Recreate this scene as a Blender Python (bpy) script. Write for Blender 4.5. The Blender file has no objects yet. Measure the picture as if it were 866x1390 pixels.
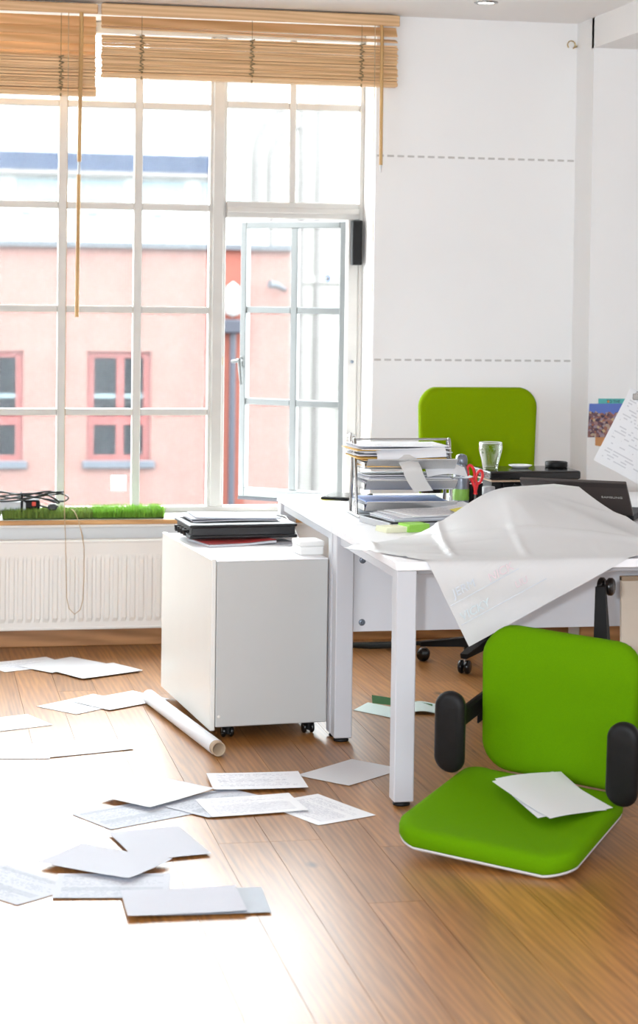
import bpy, bmesh, math, random
from mathutils import Matrix, Vector
random.seed(7)
PI = math.pi
scene = bpy.context.scene
COL = scene.collection

# ------------------------------------------------------------------ camera
cam_d = bpy.data.cameras.new('camera')
cam = bpy.data.objects.new('camera', cam_d)
COL.objects.link(cam)
cam_d.sensor_fit = 'VERTICAL'
cam_d.sensor_height = 36.0
cam_d.sensor_width = 36.0
cam_d.lens = 2700.0 / 1390.0 * 36.0
cam_d.shift_y = -0.1444
cam_d.clip_end = 300
CAM_LOC = Vector((0.0, -8.678, 1.545))
cam.matrix_world = (Matrix.Translation(CAM_LOC)
                    @ Matrix.Rotation(-math.atan(548 / 2700.0), 4, 'Z')
                    @ Matrix.Rotation(PI / 2 - math.radians(2.0), 4, 'X')
                    @ Matrix.Rotation(math.radians(0.76), 4, 'Z'))
cam_d.dof.use_dof = True
cam_d.dof.focus_distance = 6.9
cam_d.dof.aperture_fstop = 4.0
scene.camera = cam

# ------------------------------------------------------------------ world, lights, exposure
scene.view_settings.view_transform = 'Standard'
scene.view_settings.look = 'None'
scene.view_settings.gamma = 1.0
scene.view_settings.use_curve_mapping = False
scene.view_settings.exposure = 0.0
scene.cycles.use_denoising = True
scene.cycles.max_bounces = 10
scene.cycles.diffuse_bounces = 5
scene.cycles.transparent_max_bounces = 24
scene.cycles.sample_clamp_indirect = 8.0

world = bpy.data.worlds.new('overcast_sky')
scene.world = world
world.use_nodes = True
bg = world.node_tree.nodes['Background']
bg.inputs['Color'].default_value = (0.90, 0.96, 1.0, 1)
bg.inputs['Strength'].default_value = 19.0


def area(name, loc, rot, sx, sy, power, color=(1, 1, 1), shape='RECTANGLE', spread=180):
    d = bpy.data.lights.new(name, 'AREA')
    d.shape = shape
    d.size = sx
    d.size_y = sy
    d.energy = power
    d.color = color
    d.spread = math.radians(spread)
    o = bpy.data.objects.new(name, d)
    o.location = loc
    o.rotation_euler = rot
    COL.objects.link(o)
    return o


# fill lights added behind the camera, in openings of the unseen rear wall
for wx in (-1.75, 0.75, 3.25):
    area('rear_fill_light', (wx, -11.53, 1.65), (PI / 2, 0, 0), 1.9, 1.6, 44, (0.74, 0.88, 1.0))
# two more fill lights added in the unseen left wall, outside the view
for wy in (-5.6, -8.2):
    area('side_fill_light', (-3.12, wy, 1.65), (PI / 2, 0, -PI / 2), 1.8, 1.6, 62, (0.74, 0.88, 1.0))
# photographer's flash head a hand's breadth left of the lens
fl = area('flash_head', (-0.20, -8.62, 1.62), (0, 0, 0), 0.12, 0.12, 135, (0.88, 0.94, 1.0), 'DISK')
fl.rotation_euler = (Vector((1.75, -2.2, 0.9)) - fl.location).to_track_quat('-Z', 'Y').to_euler()

# ------------------------------------------------------------------ materials
MATS = {}


def nmat(name):
    m = bpy.data.materials.new(name)
    m.use_nodes = True
    MATS[name] = m
    nt = m.node_tree
    return m, nt, nt.nodes['Principled BSDF'], nt.nodes['Material Output']


def N(nt, typ, **kw):
    n = nt.nodes.new(typ)
    for k, v in kw.items():
        setattr(n, k, v)
    return n


def simple(name, col, rough=0.5, metal=0.0, vary=0.04, scale=30, bump=0.0, bscale=200, spec=0.5, alpha=None):
    """principled material with a little procedural tone variation and fine relief"""
    m, nt, p, out = nmat(name)
    p.inputs['Roughness'].default_value = rough
    p.inputs['Metallic'].default_value = metal
    p.inputs['Specular IOR Level'].default_value = spec
    tc = N(nt, 'ShaderNodeTexCoord')
    nz = N(nt, 'ShaderNodeTexNoise')
    nz.inputs['Scale'].default_value = scale
    nz.inputs['Detail'].default_value = 3
    nt.links.new(tc.outputs['Object'], nz.inputs['Vector'])
    rmp = N(nt, 'ShaderNodeValToRGB')
    rmp.color_ramp.elements[0].position = 0.3
    rmp.color_ramp.elements[1].position = 0.7
    rmp.color_ramp.elements[0].color = tuple(c * (1 - vary) for c in col) + (1,)
    rmp.color_ramp.elements[1].color = tuple(min(1, c * (1 + vary)) for c in col) + (1,)
    nt.links.new(nz.outputs['Fac'], rmp.inputs['Fac'])
    nt.links.new(rmp.outputs['Color'], p.inputs['Base Color'])
    if bump:
        n2 = N(nt, 'ShaderNodeTexNoise')
        n2.inputs['Scale'].default_value = bscale
        n2.inputs['Detail'].default_value = 2
        nt.links.new(tc.outputs['Object'], n2.inputs['Vector'])
        b = N(nt, 'ShaderNodeBump')
        b.inputs['Strength'].default_value = bump
        b.inputs['Distance'].default_value = 0.002
        nt.links.new(n2.outputs['Fac'], b.inputs['Height'])
        nt.links.new(b.outputs['Normal'], p.inputs['Normal'])
    return m


def wood(name, c_dark, c_light, rough, stretch, scale, use_random=True, translucent=0.0, spec=0.5, knots=False, rrange=(0.7, 1.15), ring=0.35):
    m, nt, p, out = nmat(name)
    p.inputs['Roughness'].default_value = rough
    p.inputs['Specular IOR Level'].default_value = spec
    tc = N(nt, 'ShaderNodeTexCoord')
    oi = N(nt, 'ShaderNodeObjectInfo')
    mp = N(nt, 'ShaderNodeMapping')
    mp.inputs['Scale'].default_value = stretch
    addv = N(nt, 'ShaderNodeVectorMath', operation='ADD')
    mulv = N(nt, 'ShaderNodeVectorMath', operation='SCALE')
    cmb = N(nt, 'ShaderNodeCombineXYZ')
    for k in range(3):
        nt.links.new(oi.outputs['Random'], cmb.inputs[k])
    mulv.inputs['Scale'].default_value = 37.0
    nt.links.new(cmb.outputs[0], mulv.inputs[0])
    nt.links.new(tc.outputs['Object'], mp.inputs['Vector'])
    nt.links.new(mp.outputs[0], addv.inputs[0])
    nt.links.new(mulv.outputs[0], addv.inputs[1])
    n1 = N(nt, 'ShaderNodeTexNoise')
    n1.inputs['Scale'].default_value = scale
    n1.inputs['Detail'].default_value = 6
    n1.inputs['Distortion'].default_value = 1.2
    nt.links.new(addv.outputs[0], n1.inputs['Vector'])
    wv = N(nt, 'ShaderNodeTexWave')
    wv.wave_type = 'RINGS'
    wv.rings_direction = 'SPHERICAL'
    wv.inputs['Scale'].default_value = scale * 0.55
    wv.inputs['Distortion'].default_value = 6
    wv.inputs['Detail'].default_value = 3
    wv.inputs['Detail Scale'].default_value = 1.2
    nt.links.new(addv.outputs[0], wv.inputs['Vector'])
    mx = N(nt, 'ShaderNodeMath', operation='MULTIPLY_ADD')
    mx.inputs[1].default_value = ring
    nt.links.new(wv.outputs['Fac'], mx.inputs[0])
    half = N(nt, 'ShaderNodeMath', operation='MULTIPLY')
    half.inputs[1].default_value = 1.06 - ring
    nt.links.new(n1.outputs['Fac'], half.inputs[0])
    nt.links.new(half.outputs[0], mx.inputs[2])
    rmp = N(nt, 'ShaderNodeValToRGB')
    rmp.color_ramp.elements[0].position = 0.28
    rmp.color_ramp.elements[1].position = 0.72
    rmp.color_ramp.elements[0].color = c_dark + (1,)
    rmp.color_ramp.elements[1].color = c_light + (1,)
    nt.links.new(mx.outputs[0], rmp.inputs['Fac'])
    colout = rmp.outputs['Color']
    if use_random:
        mr = N(nt, 'ShaderNodeMapRange')
        mr.inputs['To Min'].default_value = rrange[0]
        mr.inputs['To Max'].default_value = rrange[1]
        nt.links.new(oi.outputs['Random'], mr.inputs['Value'])
        mm = N(nt, 'ShaderNodeVectorMath', operation='SCALE')
        nt.links.new(colout, mm.inputs[0])
        nt.links.new(mr.outputs[0], mm.inputs['Scale'])
        colout = mm.outputs[0]
    if knots:
        vo = N(nt, 'ShaderNodeTexVoronoi')
        vo.inputs['Scale'].default_value = 2.1
        mk = N(nt, 'ShaderNodeMapping')
        mk.inputs['Scale'].default_value = (1.6, 0.9, 1.0)
        nt.links.new(tc.outputs['Object'], mk.inputs['Vector'])
        ak = N(nt, 'ShaderNodeVectorMath', operation='ADD')
        nt.links.new(mk.outputs[0], ak.inputs[0])
        nt.links.new(mulv.outputs[0], ak.inputs[1])
        nt.links.new(ak.outputs[0], vo.inputs['Vector'])
        kr = N(nt, 'ShaderNodeValToRGB')
        kr.color_ramp.elements[0].position = 0.03
        kr.color_ramp.elements[1].position = 0.075
        kr.color_ramp.elements[0].color = (0.25, 0.2, 0.17, 1)
        kr.color_ramp.elements[1].color = (1, 1, 1, 1)
        nt.links.new(vo.outputs['Distance'], kr.inputs['Fac'])
        km = N(nt, 'ShaderNodeMix', data_type='RGBA', blend_type='MULTIPLY')
        km.inputs[0].default_value = 1.0
        nt.links.new(colout, km.inputs[6])
        nt.links.new(kr.outputs['Color'], km.inputs[7])
        colout = km.outputs[2]
    nt.links.new(colout, p.inputs['Base Color'])
    b = N(nt, 'ShaderNodeBump')
    b.inputs['Strength'].default_value = 0.12
    b.inputs['Distance'].default_value = 0.002
    nt.links.new(n1.outputs['Fac'], b.inputs['Height'])
    nt.links.new(b.outputs['Normal'], p.inputs['Normal'])
    if translucent:
        tr = N(nt, 'ShaderNodeBsdfTranslucent')
        nt.links.new(colout, tr.inputs['Color'])
        ms = N(nt, 'ShaderNodeMixShader')
        ms.inputs[0].default_value = translucent
        nt.links.new(p.outputs[0], ms.inputs[1])
        nt.links.new(tr.outputs[0], ms.inputs[2])
        nt.links.new(ms.outputs[0], out.inputs['Surface'])
    return m


def thin(name, col, rough=0.6, translucent=0.25, gloss=0.3):
    m, nt, p, out = nmat(name)
    p.inputs['Base Color'].default_value = col + (1,)
    p.inputs['Roughness'].default_value = rough
    p.inputs['Specular IOR Level'].default_value = gloss
    tr = N(nt, 'ShaderNodeBsdfTranslucent')
    tr.inputs['Color'].default_value = col + (1,)
    ms = N(nt, 'ShaderNodeMixShader')
    ms.inputs[0].default_value = translucent
    nt.links.new(p.outputs[0], ms.inputs[1])
    nt.links.new(tr.outputs[0], ms.inputs[2])
    nt.links.new(ms.outputs[0], out.inputs['Surface'])
    return m


def printed(name, paper, ink, rows, fill, block=0.0, margin=0.09, seed=0.0, words=26.0):
    """paper with rows of flat print; uv: u across the page, v up the page"""
    m, nt, p, out = nmat(name)
    p.inputs['Roughness'].default_value = 0.65
    p.inputs['Specular IOR Level'].default_value = 0.25
    uv = N(nt, 'ShaderNodeUVMap')
    sp = N(nt, 'ShaderNodeSeparateXYZ')
    nt.links.new(uv.outputs[0], sp.inputs[0])

    def math_(op, a, b=None, c=None):
        n = N(nt, 'ShaderNodeMath', operation=op)
        for i, x in enumerate((a, b, c)):
            if x is None:
                continue
            if isinstance(x, (int, float)):
                n.inputs[i].default_value = x
            else:
                nt.links.new(x, n.inputs[i])
        return n.outputs[0]
    u, v = sp.outputs[0], sp.outputs[1]
    vr = math_('MULTIPLY', v, rows)
    fr = math_('FRACT', vr)
    row = math_('FLOOR', vr)
    line = math_('MULTIPLY', math_('GREATER_THAN', fr, 0.3), math_('LESS_THAN', fr, 0.72))
    cmb = N(nt, 'ShaderNodeCombineXYZ')
    nt.links.new(math_('MULTIPLY', u, words), cmb.inputs[0])
    nt.links.new(math_('MULTIPLY', row, 7.31), cmb.inputs[1])
    cmb.inputs[2].default_value = seed
    nz = N(nt, 'ShaderNodeTexNoise')
    nz.inputs['Scale'].default_value = 1.0
    nz.inputs['Detail'].default_value = 1
    nt.links.new(cmb.outputs[0], nz.inputs['Vector'])
    word = math_('LESS_THAN', nz.outputs['Fac'], fill)
    c2 = N(nt, 'ShaderNodeCombineXYZ')
    nt.links.new(math_('MULTIPLY', row, 3.7), c2.inputs[0])
    c2.inputs[1].default_value = seed + 3
    wn = N(nt, 'ShaderNodeTexWhiteNoise', noise_dimensions='2D')
    nt.links.new(c2.outputs[0], wn.inputs['Vector'])
    rowon = math_('GREATER_THAN', wn.outputs['Value'], 0.18)
    rowlen = math_('LESS_THAN', u, math_('MULTIPLY_ADD', wn.outputs['Value'], 0.45, 0.5))
    edge = math_('MULTIPLY', math_('GREATER_THAN', u, margin), math_('LESS_THAN', u, 1 - margin))
    edgv = math_('MULTIPLY', math_('GREATER_THAN', v, margin), math_('LESS_THAN', v, 1 - margin))
    ink_f = math_('MULTIPLY', math_('MULTIPLY', line, word), math_('MULTIPLY', math_('MULTIPLY', rowon, rowlen), math_('MULTIPLY', edge, edgv)))
    if block:
        c3 = N(nt, 'ShaderNodeCombineXYZ')
        nt.links.new(math_('FLOOR', math_('MULTIPLY', v, 7.0)), c3.inputs[0])
        c3.inputs[1].default_value = seed + 9
        w3 = N(nt, 'ShaderNodeTexWhiteNoise', noise_dimensions='2D')
        nt.links.new(c3.outputs[0], w3.inputs['Vector'])
        bar = math_('MULTIPLY', math_('GREATER_THAN', w3.outputs['Value'], 0.62), math_('MULTIPLY', edge, edgv))
        ink_f = math_('MAXIMUM', ink_f, math_('MULTIPLY', bar, block))
    mx = N(nt, 'ShaderNodeMix', data_type='RGBA')
    nt.links.new(ink_f, mx.inputs[0])
    mx.inputs[6].default_value = paper + (1,)
    mx.inputs[7].default_value = ink + (1,)
    nt.links.new(mx.outputs[2], p.inputs['Base Color'])
    return m


simple('wall_paint', (0.86, 0.855, 0.845), 0.7, vary=0.012, scale=2.5, bump=0.05, bscale=60)
simple('ceiling_paint', (0.88, 0.87, 0.86), 0.8, vary=0.01, scale=2)
simple('frame_paint', (0.62, 0.60, 0.565), 0.45, vary=0.03, scale=12, bump=0.08, bscale=40)
simple('casement_paint', (0.16, 0.17, 0.168), 0.42, vary=0.03, scale=12, bump=0.08, bscale=40)
simple('handle_paint', (0.10, 0.105, 0.10), 0.35, vary=0.05)
simple('sill_paint', (0.86, 0.85, 0.82), 0.4, vary=0.02, scale=8)
simple('radiator_enamel', (0.84, 0.815, 0.77), 0.35, vary=0.01, scale=4)
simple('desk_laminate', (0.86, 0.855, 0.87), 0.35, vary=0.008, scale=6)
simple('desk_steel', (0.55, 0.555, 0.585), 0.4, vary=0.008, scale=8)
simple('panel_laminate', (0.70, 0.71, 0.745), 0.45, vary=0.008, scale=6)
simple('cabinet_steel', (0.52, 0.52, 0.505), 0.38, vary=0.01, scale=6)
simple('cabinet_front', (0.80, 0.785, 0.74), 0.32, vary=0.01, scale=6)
simple('black_plastic', (0.007, 0.0065, 0.0065), 0.5, vary=0.15, scale=40, bump=0.15, bscale=400, spec=0.22)
simple('black_gloss', (0.008, 0.007, 0.007), 0.18, vary=0.1, scale=20)
simple('black_leather', (0.010, 0.010, 0.011), 0.38, vary=0.2, scale=60, bump=0.4, bscale=300)
simple('grey_plastic', (0.33, 0.33, 0.34), 0.4, vary=0.03)
simple('pale_plastic', (0.62, 0.60, 0.60), 0.4, vary=0.02)
simple('chrome', (0.42, 0.41, 0.40), 0.22, 1.0, vary=0.03)
simple('mesh_metal', (0.60, 0.595, 0.59), 0.4, 0.6, vary=0.06, scale=300)
simple('bolt_metal', (0.20, 0.23, 0.28), 0.35, 0.7)
simple('green_fabric', (0.102, 0.250, 0.001), 0.85, vary=0.06, scale=350, bump=0.45, bscale=900, spec=0.04)
simple('green_fabric_yellowish', (0.185, 0.285, 0.001), 0.85, vary=0.06, scale=350, bump=0.45, bscale=900, spec=0.04)
simple('laptop_lid', (0.050, 0.038, 0.034), 0.33, vary=0.05, scale=30)
simple('laptop_band', (0.032, 0.024, 0.022), 0.4, vary=0.05, scale=30)
simple('logo_silver', (0.62, 0.60, 0.58), 0.35, 0.4)
simple('scissor_red', (0.70, 0.015, 0.02), 0.35, vary=0.05)
simple('can_steel', (0.20, 0.215, 0.25), 0.3, 0.75, vary=0.05)
simple('can_green', (0.17, 0.34, 0.04), 0.4, vary=0.05)
simple('ceramic_white', (0.85, 0.85, 0.84), 0.25, vary=0.01)
simple('sticky_green', (0.30, 0.62, 0.08), 0.7, vary=0.03)
simple('sticky_cream', (0.78, 0.78, 0.56), 0.7, vary=0.03)
simple('sticky_yellow', (0.86, 0.78, 0.14), 0.7, vary=0.03)
simple('red_cover', (0.42, 0.03, 0.03), 0.35, vary=0.35, scale=25)
simple('manila', (0.70, 0.42, 0.10), 0.6, vary=0.04)
simple('cardboard', (0.42, 0.31, 0.21), 0.8, vary=0.06)
simple('cream_board', (0.76, 0.66, 0.54), 0.6, vary=0.02)
simple('blue_plastic', (0.20, 0.30, 0.62), 0.4, vary=0.08, scale=12)
simple('clear_grey', (0.60, 0.63, 0.66), 0.3, vary=0.05)
simple('cord_beige', (0.50, 0.36, 0.22), 0.8, vary=0.05)
simple('ladder_cord', (0.26, 0.18, 0.08), 0.8, vary=0.1, scale=120)
simple('brass', (0.50, 0.36, 0.16), 0.35, 0.9)
thin('sticker_film', (0.85, 0.85, 0.84), 0.5, 0.7)
simple('white_plastic', (0.82, 0.82, 0.80), 0.35, vary=0.01)
simple('cable_black', (0.02, 0.025, 0.025), 0.4, vary=0.1)
simple('dash_grey', (0.52, 0.50, 0.48), 0.7, vary=0.05)
simple('red_glow', (0.7, 0.06, 0.03), 0.4)
simple('teal_card', (0.09, 0.44, 0.42), 0.5, vary=0.03)
simple('orange_card', (0.58, 0.27, 0.10), 0.5, vary=0.06)
simple('ink_dark', (0.03, 0.05, 0.06), 0.6)
simple('ink_pink', (0.72, 0.60, 0.63), 0.6, vary=0.05)
simple('ink_teal', (0.60, 0.68, 0.71), 0.6, vary=0.05)
simple('ink_blue', (0.62, 0.67, 0.73), 0.6, vary=0.05)
simple('green_paper', (0.10, 0.24, 0.10), 0.6, vary=0.05)
simple('turf_base', (0.055, 0.10, 0.02), 0.9, vary=0.3)
thin('turf_blade', (0.20, 0.42, 0.045), 0.6, 0.25)
thin('turf_blade_dry', (0.22, 0.33, 0.07), 0.6, 0.25)
thin('paper_plain', (0.78, 0.78, 0.80), 0.65, 0.08, 0.2)
thin('paper_cool', (0.57, 0.575, 0.63), 0.65, 0.06, 0.2)
thin('paper_grey', (0.60, 0.61, 0.65), 0.65, 0.05, 0.2)
thin('paper_mint', (0.72, 0.83, 0.80), 0.65, 0.08, 0.2)
thin('receipt_paper', (0.66, 0.64, 0.62), 0.6, 0.15, 0.2)
printed('paper_text', (0.80, 0.80, 0.83), (0.45, 0.45, 0.52), 34, 0.52, seed=1.0)
printed('paper_form', (0.55, 0.565, 0.62), (0.36, 0.39, 0.45), 24, 0.50, block=0.55, margin=0.06, seed=5.0)
printed('paper_report', (0.82, 0.82, 0.84), (0.52, 0.52, 0.58), 40, 0.54, block=0.25, seed=11.0)
printed('paper_table', (0.47, 0.51, 0.56), (0.45, 0.48, 0.54), 50, 0.6, margin=0.05, seed=21.0)
printed('paper_notice', (0.80, 0.80, 0.81), (0.60, 0.60, 0.62), 26, 0.50, seed=31.0, words=7.0)
wood('floor_oak', (0.195, 0.070, 0.011), (0.41, 0.175, 0.040), 0.33, (26.0, 1.3, 26.0), 1.6, True, knots=True, rrange=(0.82, 1.1), spec=0.85, ring=0.20)
wood('skirting_oak', (0.30, 0.13, 0.04), (0.50, 0.24, 0.09), 0.4, (1.0, 9.0, 9.0), 2.0, False)
wood('sill_oak', (0.45, 0.22, 0.07), (0.62, 0.34, 0.13), 0.45, (1.0, 9.0, 9.0), 2.0, False)
wood('blind_wood', (0.70, 0.42, 0.19), (0.88, 0.58, 0.31), 0.5, (0.5, 6.0, 14.0), 3.0, True, translucent=0.15, rrange=(0.88, 1.1))
wood('blind_rail_wood', (0.58, 0.35, 0.17), (0.74, 0.49, 0.27), 0.5, (0.5, 6.0, 14.0), 3.0, False)
wood('wand_wood', (0.42, 0.23, 0.08), (0.56, 0.34, 0.13), 0.45, (6, 6, 0.5), 3.0, False)

# translucent drafting film lying on the near desk
m, nt, p, out = nmat('drafting_film')
p.inputs['Base Color'].default_value = (0.74, 0.735, 0.73, 1)
p.inputs['Roughness'].default_value = 0.32
p.inputs['Specular IOR Level'].default_value = 0.5
tr = N(nt, 'ShaderNodeBsdfTranslucent'); tr.inputs['Color'].default_value = (0.78, 0.78, 0.79, 1)
ms = N(nt, 'ShaderNodeMixShader'); ms.inputs[0].default_value = 0.2
nt.links.new(p.outputs[0], ms.inputs[1]); nt.links.new(tr.outputs[0], ms.inputs[2]); nt.links.new(ms.outputs[0], out.inputs['Surface'])

# window glass with a film of dust, streaks and droplet spots
def dusty_glass(name, dust, spot):
    m, nt, p, out = nmat(name)
    nt.nodes.remove(p)
    tc = N(nt, 'ShaderNodeTexCoord')
    mp = N(nt, 'ShaderNodeMapping'); mp.inputs['Scale'].default_value = (60, 60, 1.2)
    nt.links.new(tc.outputs['Object'], mp.inputs['Vector'])
    n1 = N(nt, 'ShaderNodeTexNoise'); n1.inputs['Scale'].default_value = 1.0; n1.inputs['Detail'].default_value = 4
    nt.links.new(mp.outputs[0], n1.inputs['Vector'])
    mr = N(nt, 'ShaderNodeMapRange')
    mr.inputs['From Min'].default_value = 0.35; mr.inputs['From Max'].default_value = 0.75
    mr.inputs['To Min'].default_value = dust * 0.85; mr.inputs['To Max'].default_value = dust * 1.35
    nt.links.new(n1.outputs['Fac'], mr.inputs['Value'])
    vo = N(nt, 'ShaderNodeTexVoronoi'); vo.inputs['Scale'].default_value = 15
    nt.links.new(tc.outputs['Object'], vo.inputs['Vector'])
    sp = N(nt, 'ShaderNodeMapRange')
    sp.inputs['From Min'].default_value = 0.04; sp.inputs['From Max'].default_value = 0.085
    sp.inputs['To Min'].default_value = spot; sp.inputs['To Max'].default_value = 0.0
    nt.links.new(vo.outputs['Distance'], sp.inputs['Value'])
    ad = N(nt, 'ShaderNodeMath', operation='ADD'); ad.use_clamp = True
    nt.links.new(mr.outputs[0], ad.inputs[0]); nt.links.new(sp.outputs[0], ad.inputs[1])
    tp = N(nt, 'ShaderNodeBsdfTransparent'); tp.inputs['Color'].default_value = (0.97, 0.985, 0.98, 1)
    tl = N(nt, 'ShaderNodeBsdfTranslucent'); tl.inputs['Color'].default_value = (0.95, 0.95, 0.95, 1)
    mx = N(nt, 'ShaderNodeMixShader')
    nt.links.new(ad.outputs[0], mx.inputs[0]); nt.links.new(tp.outputs[0], mx.inputs[1]); nt.links.new(tl.outputs[0], mx.inputs[2])
    gl = N(nt, 'ShaderNodeBsdfGlossy'); gl.inputs['Roughness'].default_value = 0.03
    fr = N(nt, 'ShaderNodeFresnel'); fr.inputs['IOR'].default_value = 1.09
    m2 = N(nt, 'ShaderNodeMixShader')
    nt.links.new(fr.outputs[0], m2.inputs[0]); nt.links.new(mx.outputs[0], m2.inputs[1]); nt.links.new(gl.outputs[0], m2.inputs[2])
    nt.links.new(m2.outputs[0], out.inputs['Surface'])
    return m


dusty_glass('dusty_glass', 0.0115, 0.04)
dusty_glass('casement_glass', 0.012, 0.03)

# drinking glass
m, nt, p, out = nmat('clear_glass')
nt.nodes.remove(p)
tp = N(nt, 'ShaderNodeBsdfTransparent'); tp.inputs['Color'].default_value = (0.93, 0.95, 0.93, 1)
gl = N(nt, 'ShaderNodeBsdfGlossy'); gl.inputs['Roughness'].default_value = 0.06; gl.inputs['Color'].default_value = (1, 1, 1, 1)
lw = N(nt, 'ShaderNodeLayerWeight'); lw.inputs['Blend'].default_value = 0.42
mx = N(nt, 'ShaderNodeMixShader')
nt.links.new(lw.outputs['Facing'], mx.inputs[0]); nt.links.new(tp.outputs[0], mx.inputs[1]); nt.links.new(gl.outputs[0], mx.inputs[2])
nt.links.new(mx.outputs[0], out.inputs['Surface'])

# city postcard print
m, nt, p, out = nmat('city_print')
p.inputs['Roughness'].default_value = 0.35
uv = N(nt, 'ShaderNodeUVMap')
sp = N(nt, 'ShaderNodeSeparateXYZ'); nt.links.new(uv.outputs[0], sp.inputs[0])
vo = N(nt, 'ShaderNodeTexVoronoi'); vo.inputs['Scale'].default_value = 15
nt.links.new(uv.outputs[0], vo.inputs['Vector'])
cr = N(nt, 'ShaderNodeValToRGB')
els = cr.color_ramp.elements
els[0].position = 0.0; els[0].color = (0.03, 0.02, 0.05, 1)
els[1].position = 1.0; els[1].color = (0.55, 0.40, 0.22, 1)
for pos, c in ((0.3, (0.16, 0.08, 0.10, 1)), (0.55, (0.35, 0.13, 0.07, 1)), (0.75, (0.28, 0.22, 0.28, 1))):
    e = els.new(pos); e.color = c
sx = N(nt, 'ShaderNodeSeparateColor'); nt.links.new(vo.outputs['Color'], sx.inputs[0])
nt.links.new(sx.outputs[0], cr.inputs['Fac'])
nz = N(nt, 'ShaderNodeTexNoise'); nz.inputs['Scale'].default_value = 9; nz.noise_dimensions = '1D'
nt.links.new(sp.outputs[0], nz.inputs['W'])
ma = N(nt, 'ShaderNodeMath', operation='MULTIPLY_ADD'); ma.inputs[1].default_value = 0.34; ma.inputs[2].default_value = 0.56
nt.links.new(nz.outputs['Fac'], ma.inputs[0])
gt = N(nt, 'ShaderNodeMath', operation='GREATER_THAN'); nt.links.new(sp.outputs[1], gt.inputs[0]); nt.links.new(ma.outputs[0], gt.inputs[1])
mx = N(nt, 'ShaderNodeMix', data_type='RGBA')
nt.links.new(gt.outputs[0], mx.inputs[0]); nt.links.new(cr.outputs['Color'], mx.inputs[6]); mx.inputs[7].default_value = (0.10, 0.17, 0.52, 1)
nt.links.new(mx.outputs[2], p.inputs['Base Color'])

# downlight lens
m, nt, p, out = nmat('lamp_lens')
p.inputs['Base Color'].default_value = (1, 1, 1, 1)
p.inputs['Emission Color'].default_value = (1, 0.97, 0.92, 1)
p.inputs['Emission Strength'].default_value = 6.0

# exterior brick
m, nt, p, out = nmat('red_brick')
p.inputs['Roughness'].default_value = 0.85
tc = N(nt, 'ShaderNodeTexCoord')
mp = N(nt, 'ShaderNodeMapping'); mp.inputs['Rotation'].default_value = (PI / 2, 0, 0)
nt.links.new(tc.outputs['Object'], mp.inputs['Vector'])
bk = N(nt, 'ShaderNodeTexBrick')
bk.inputs['Scale'].default_value = 1.0
bk.inputs['Brick Width'].default_value = 0.225
bk.inputs['Row Height'].default_value = 0.075
bk.inputs['Mortar Size'].default_value = 0.009
bk.inputs['Color1'].default_value = (0.1093, 0.0501, 0.0403, 1)
bk.inputs['Color2'].default_value = (0.1225, 0.0610, 0.0504, 1)
bk.inputs['Mortar'].default_value = (0.1259, 0.0680, 0.0583, 1)
nt.links.new(mp.outputs[0], bk.inputs['Vector'])
nt.links.new(bk.outputs['Color'], p.inputs['Base Color'])
simple('ext_white', (0.2448, 0.2482, 0.2448), 0.7, vary=0.02, scale=1)
simple('ext_stone', (0.1462, 0.1394, 0.1292), 0.85, vary=0.07, scale=2.5)
simple('ext_stone_shade', (0.080, 0.073, 0.070), 0.85, vary=0.08, scale=3)
simple('ext_slate', (0.018, 0.023, 0.036), 0.9, vary=0.12, scale=3, spec=0.02)
simple('ext_red_frame', (0.1156, 0.0272, 0.0245), 0.5, vary=0.03)
simple('ext_pane', (0.0054, 0.0075, 0.0102), 0.35, vary=0.3, scale=2, spec=0.2)
simple('ext_red_render', (0.1122, 0.0286, 0.0177), 0.85, vary=0.08, scale=6)
simple('ext_sill', (0.0374, 0.0442, 0.0578), 0.7, vary=0.05)
simple('ext_iron', (0.0136, 0.0156, 0.0245), 0.5, vary=0.05)
simple('ext_pale_blue', (0.0850, 0.1122, 0.1224), 0.4, vary=0.08, scale=1.2)
simple('ext_lead', (0.0340, 0.0374, 0.0442), 0.6)
simple('ext_asphalt', (0.16, 0.16, 0.16), 0.9, vary=0.1, scale=2)


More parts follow.
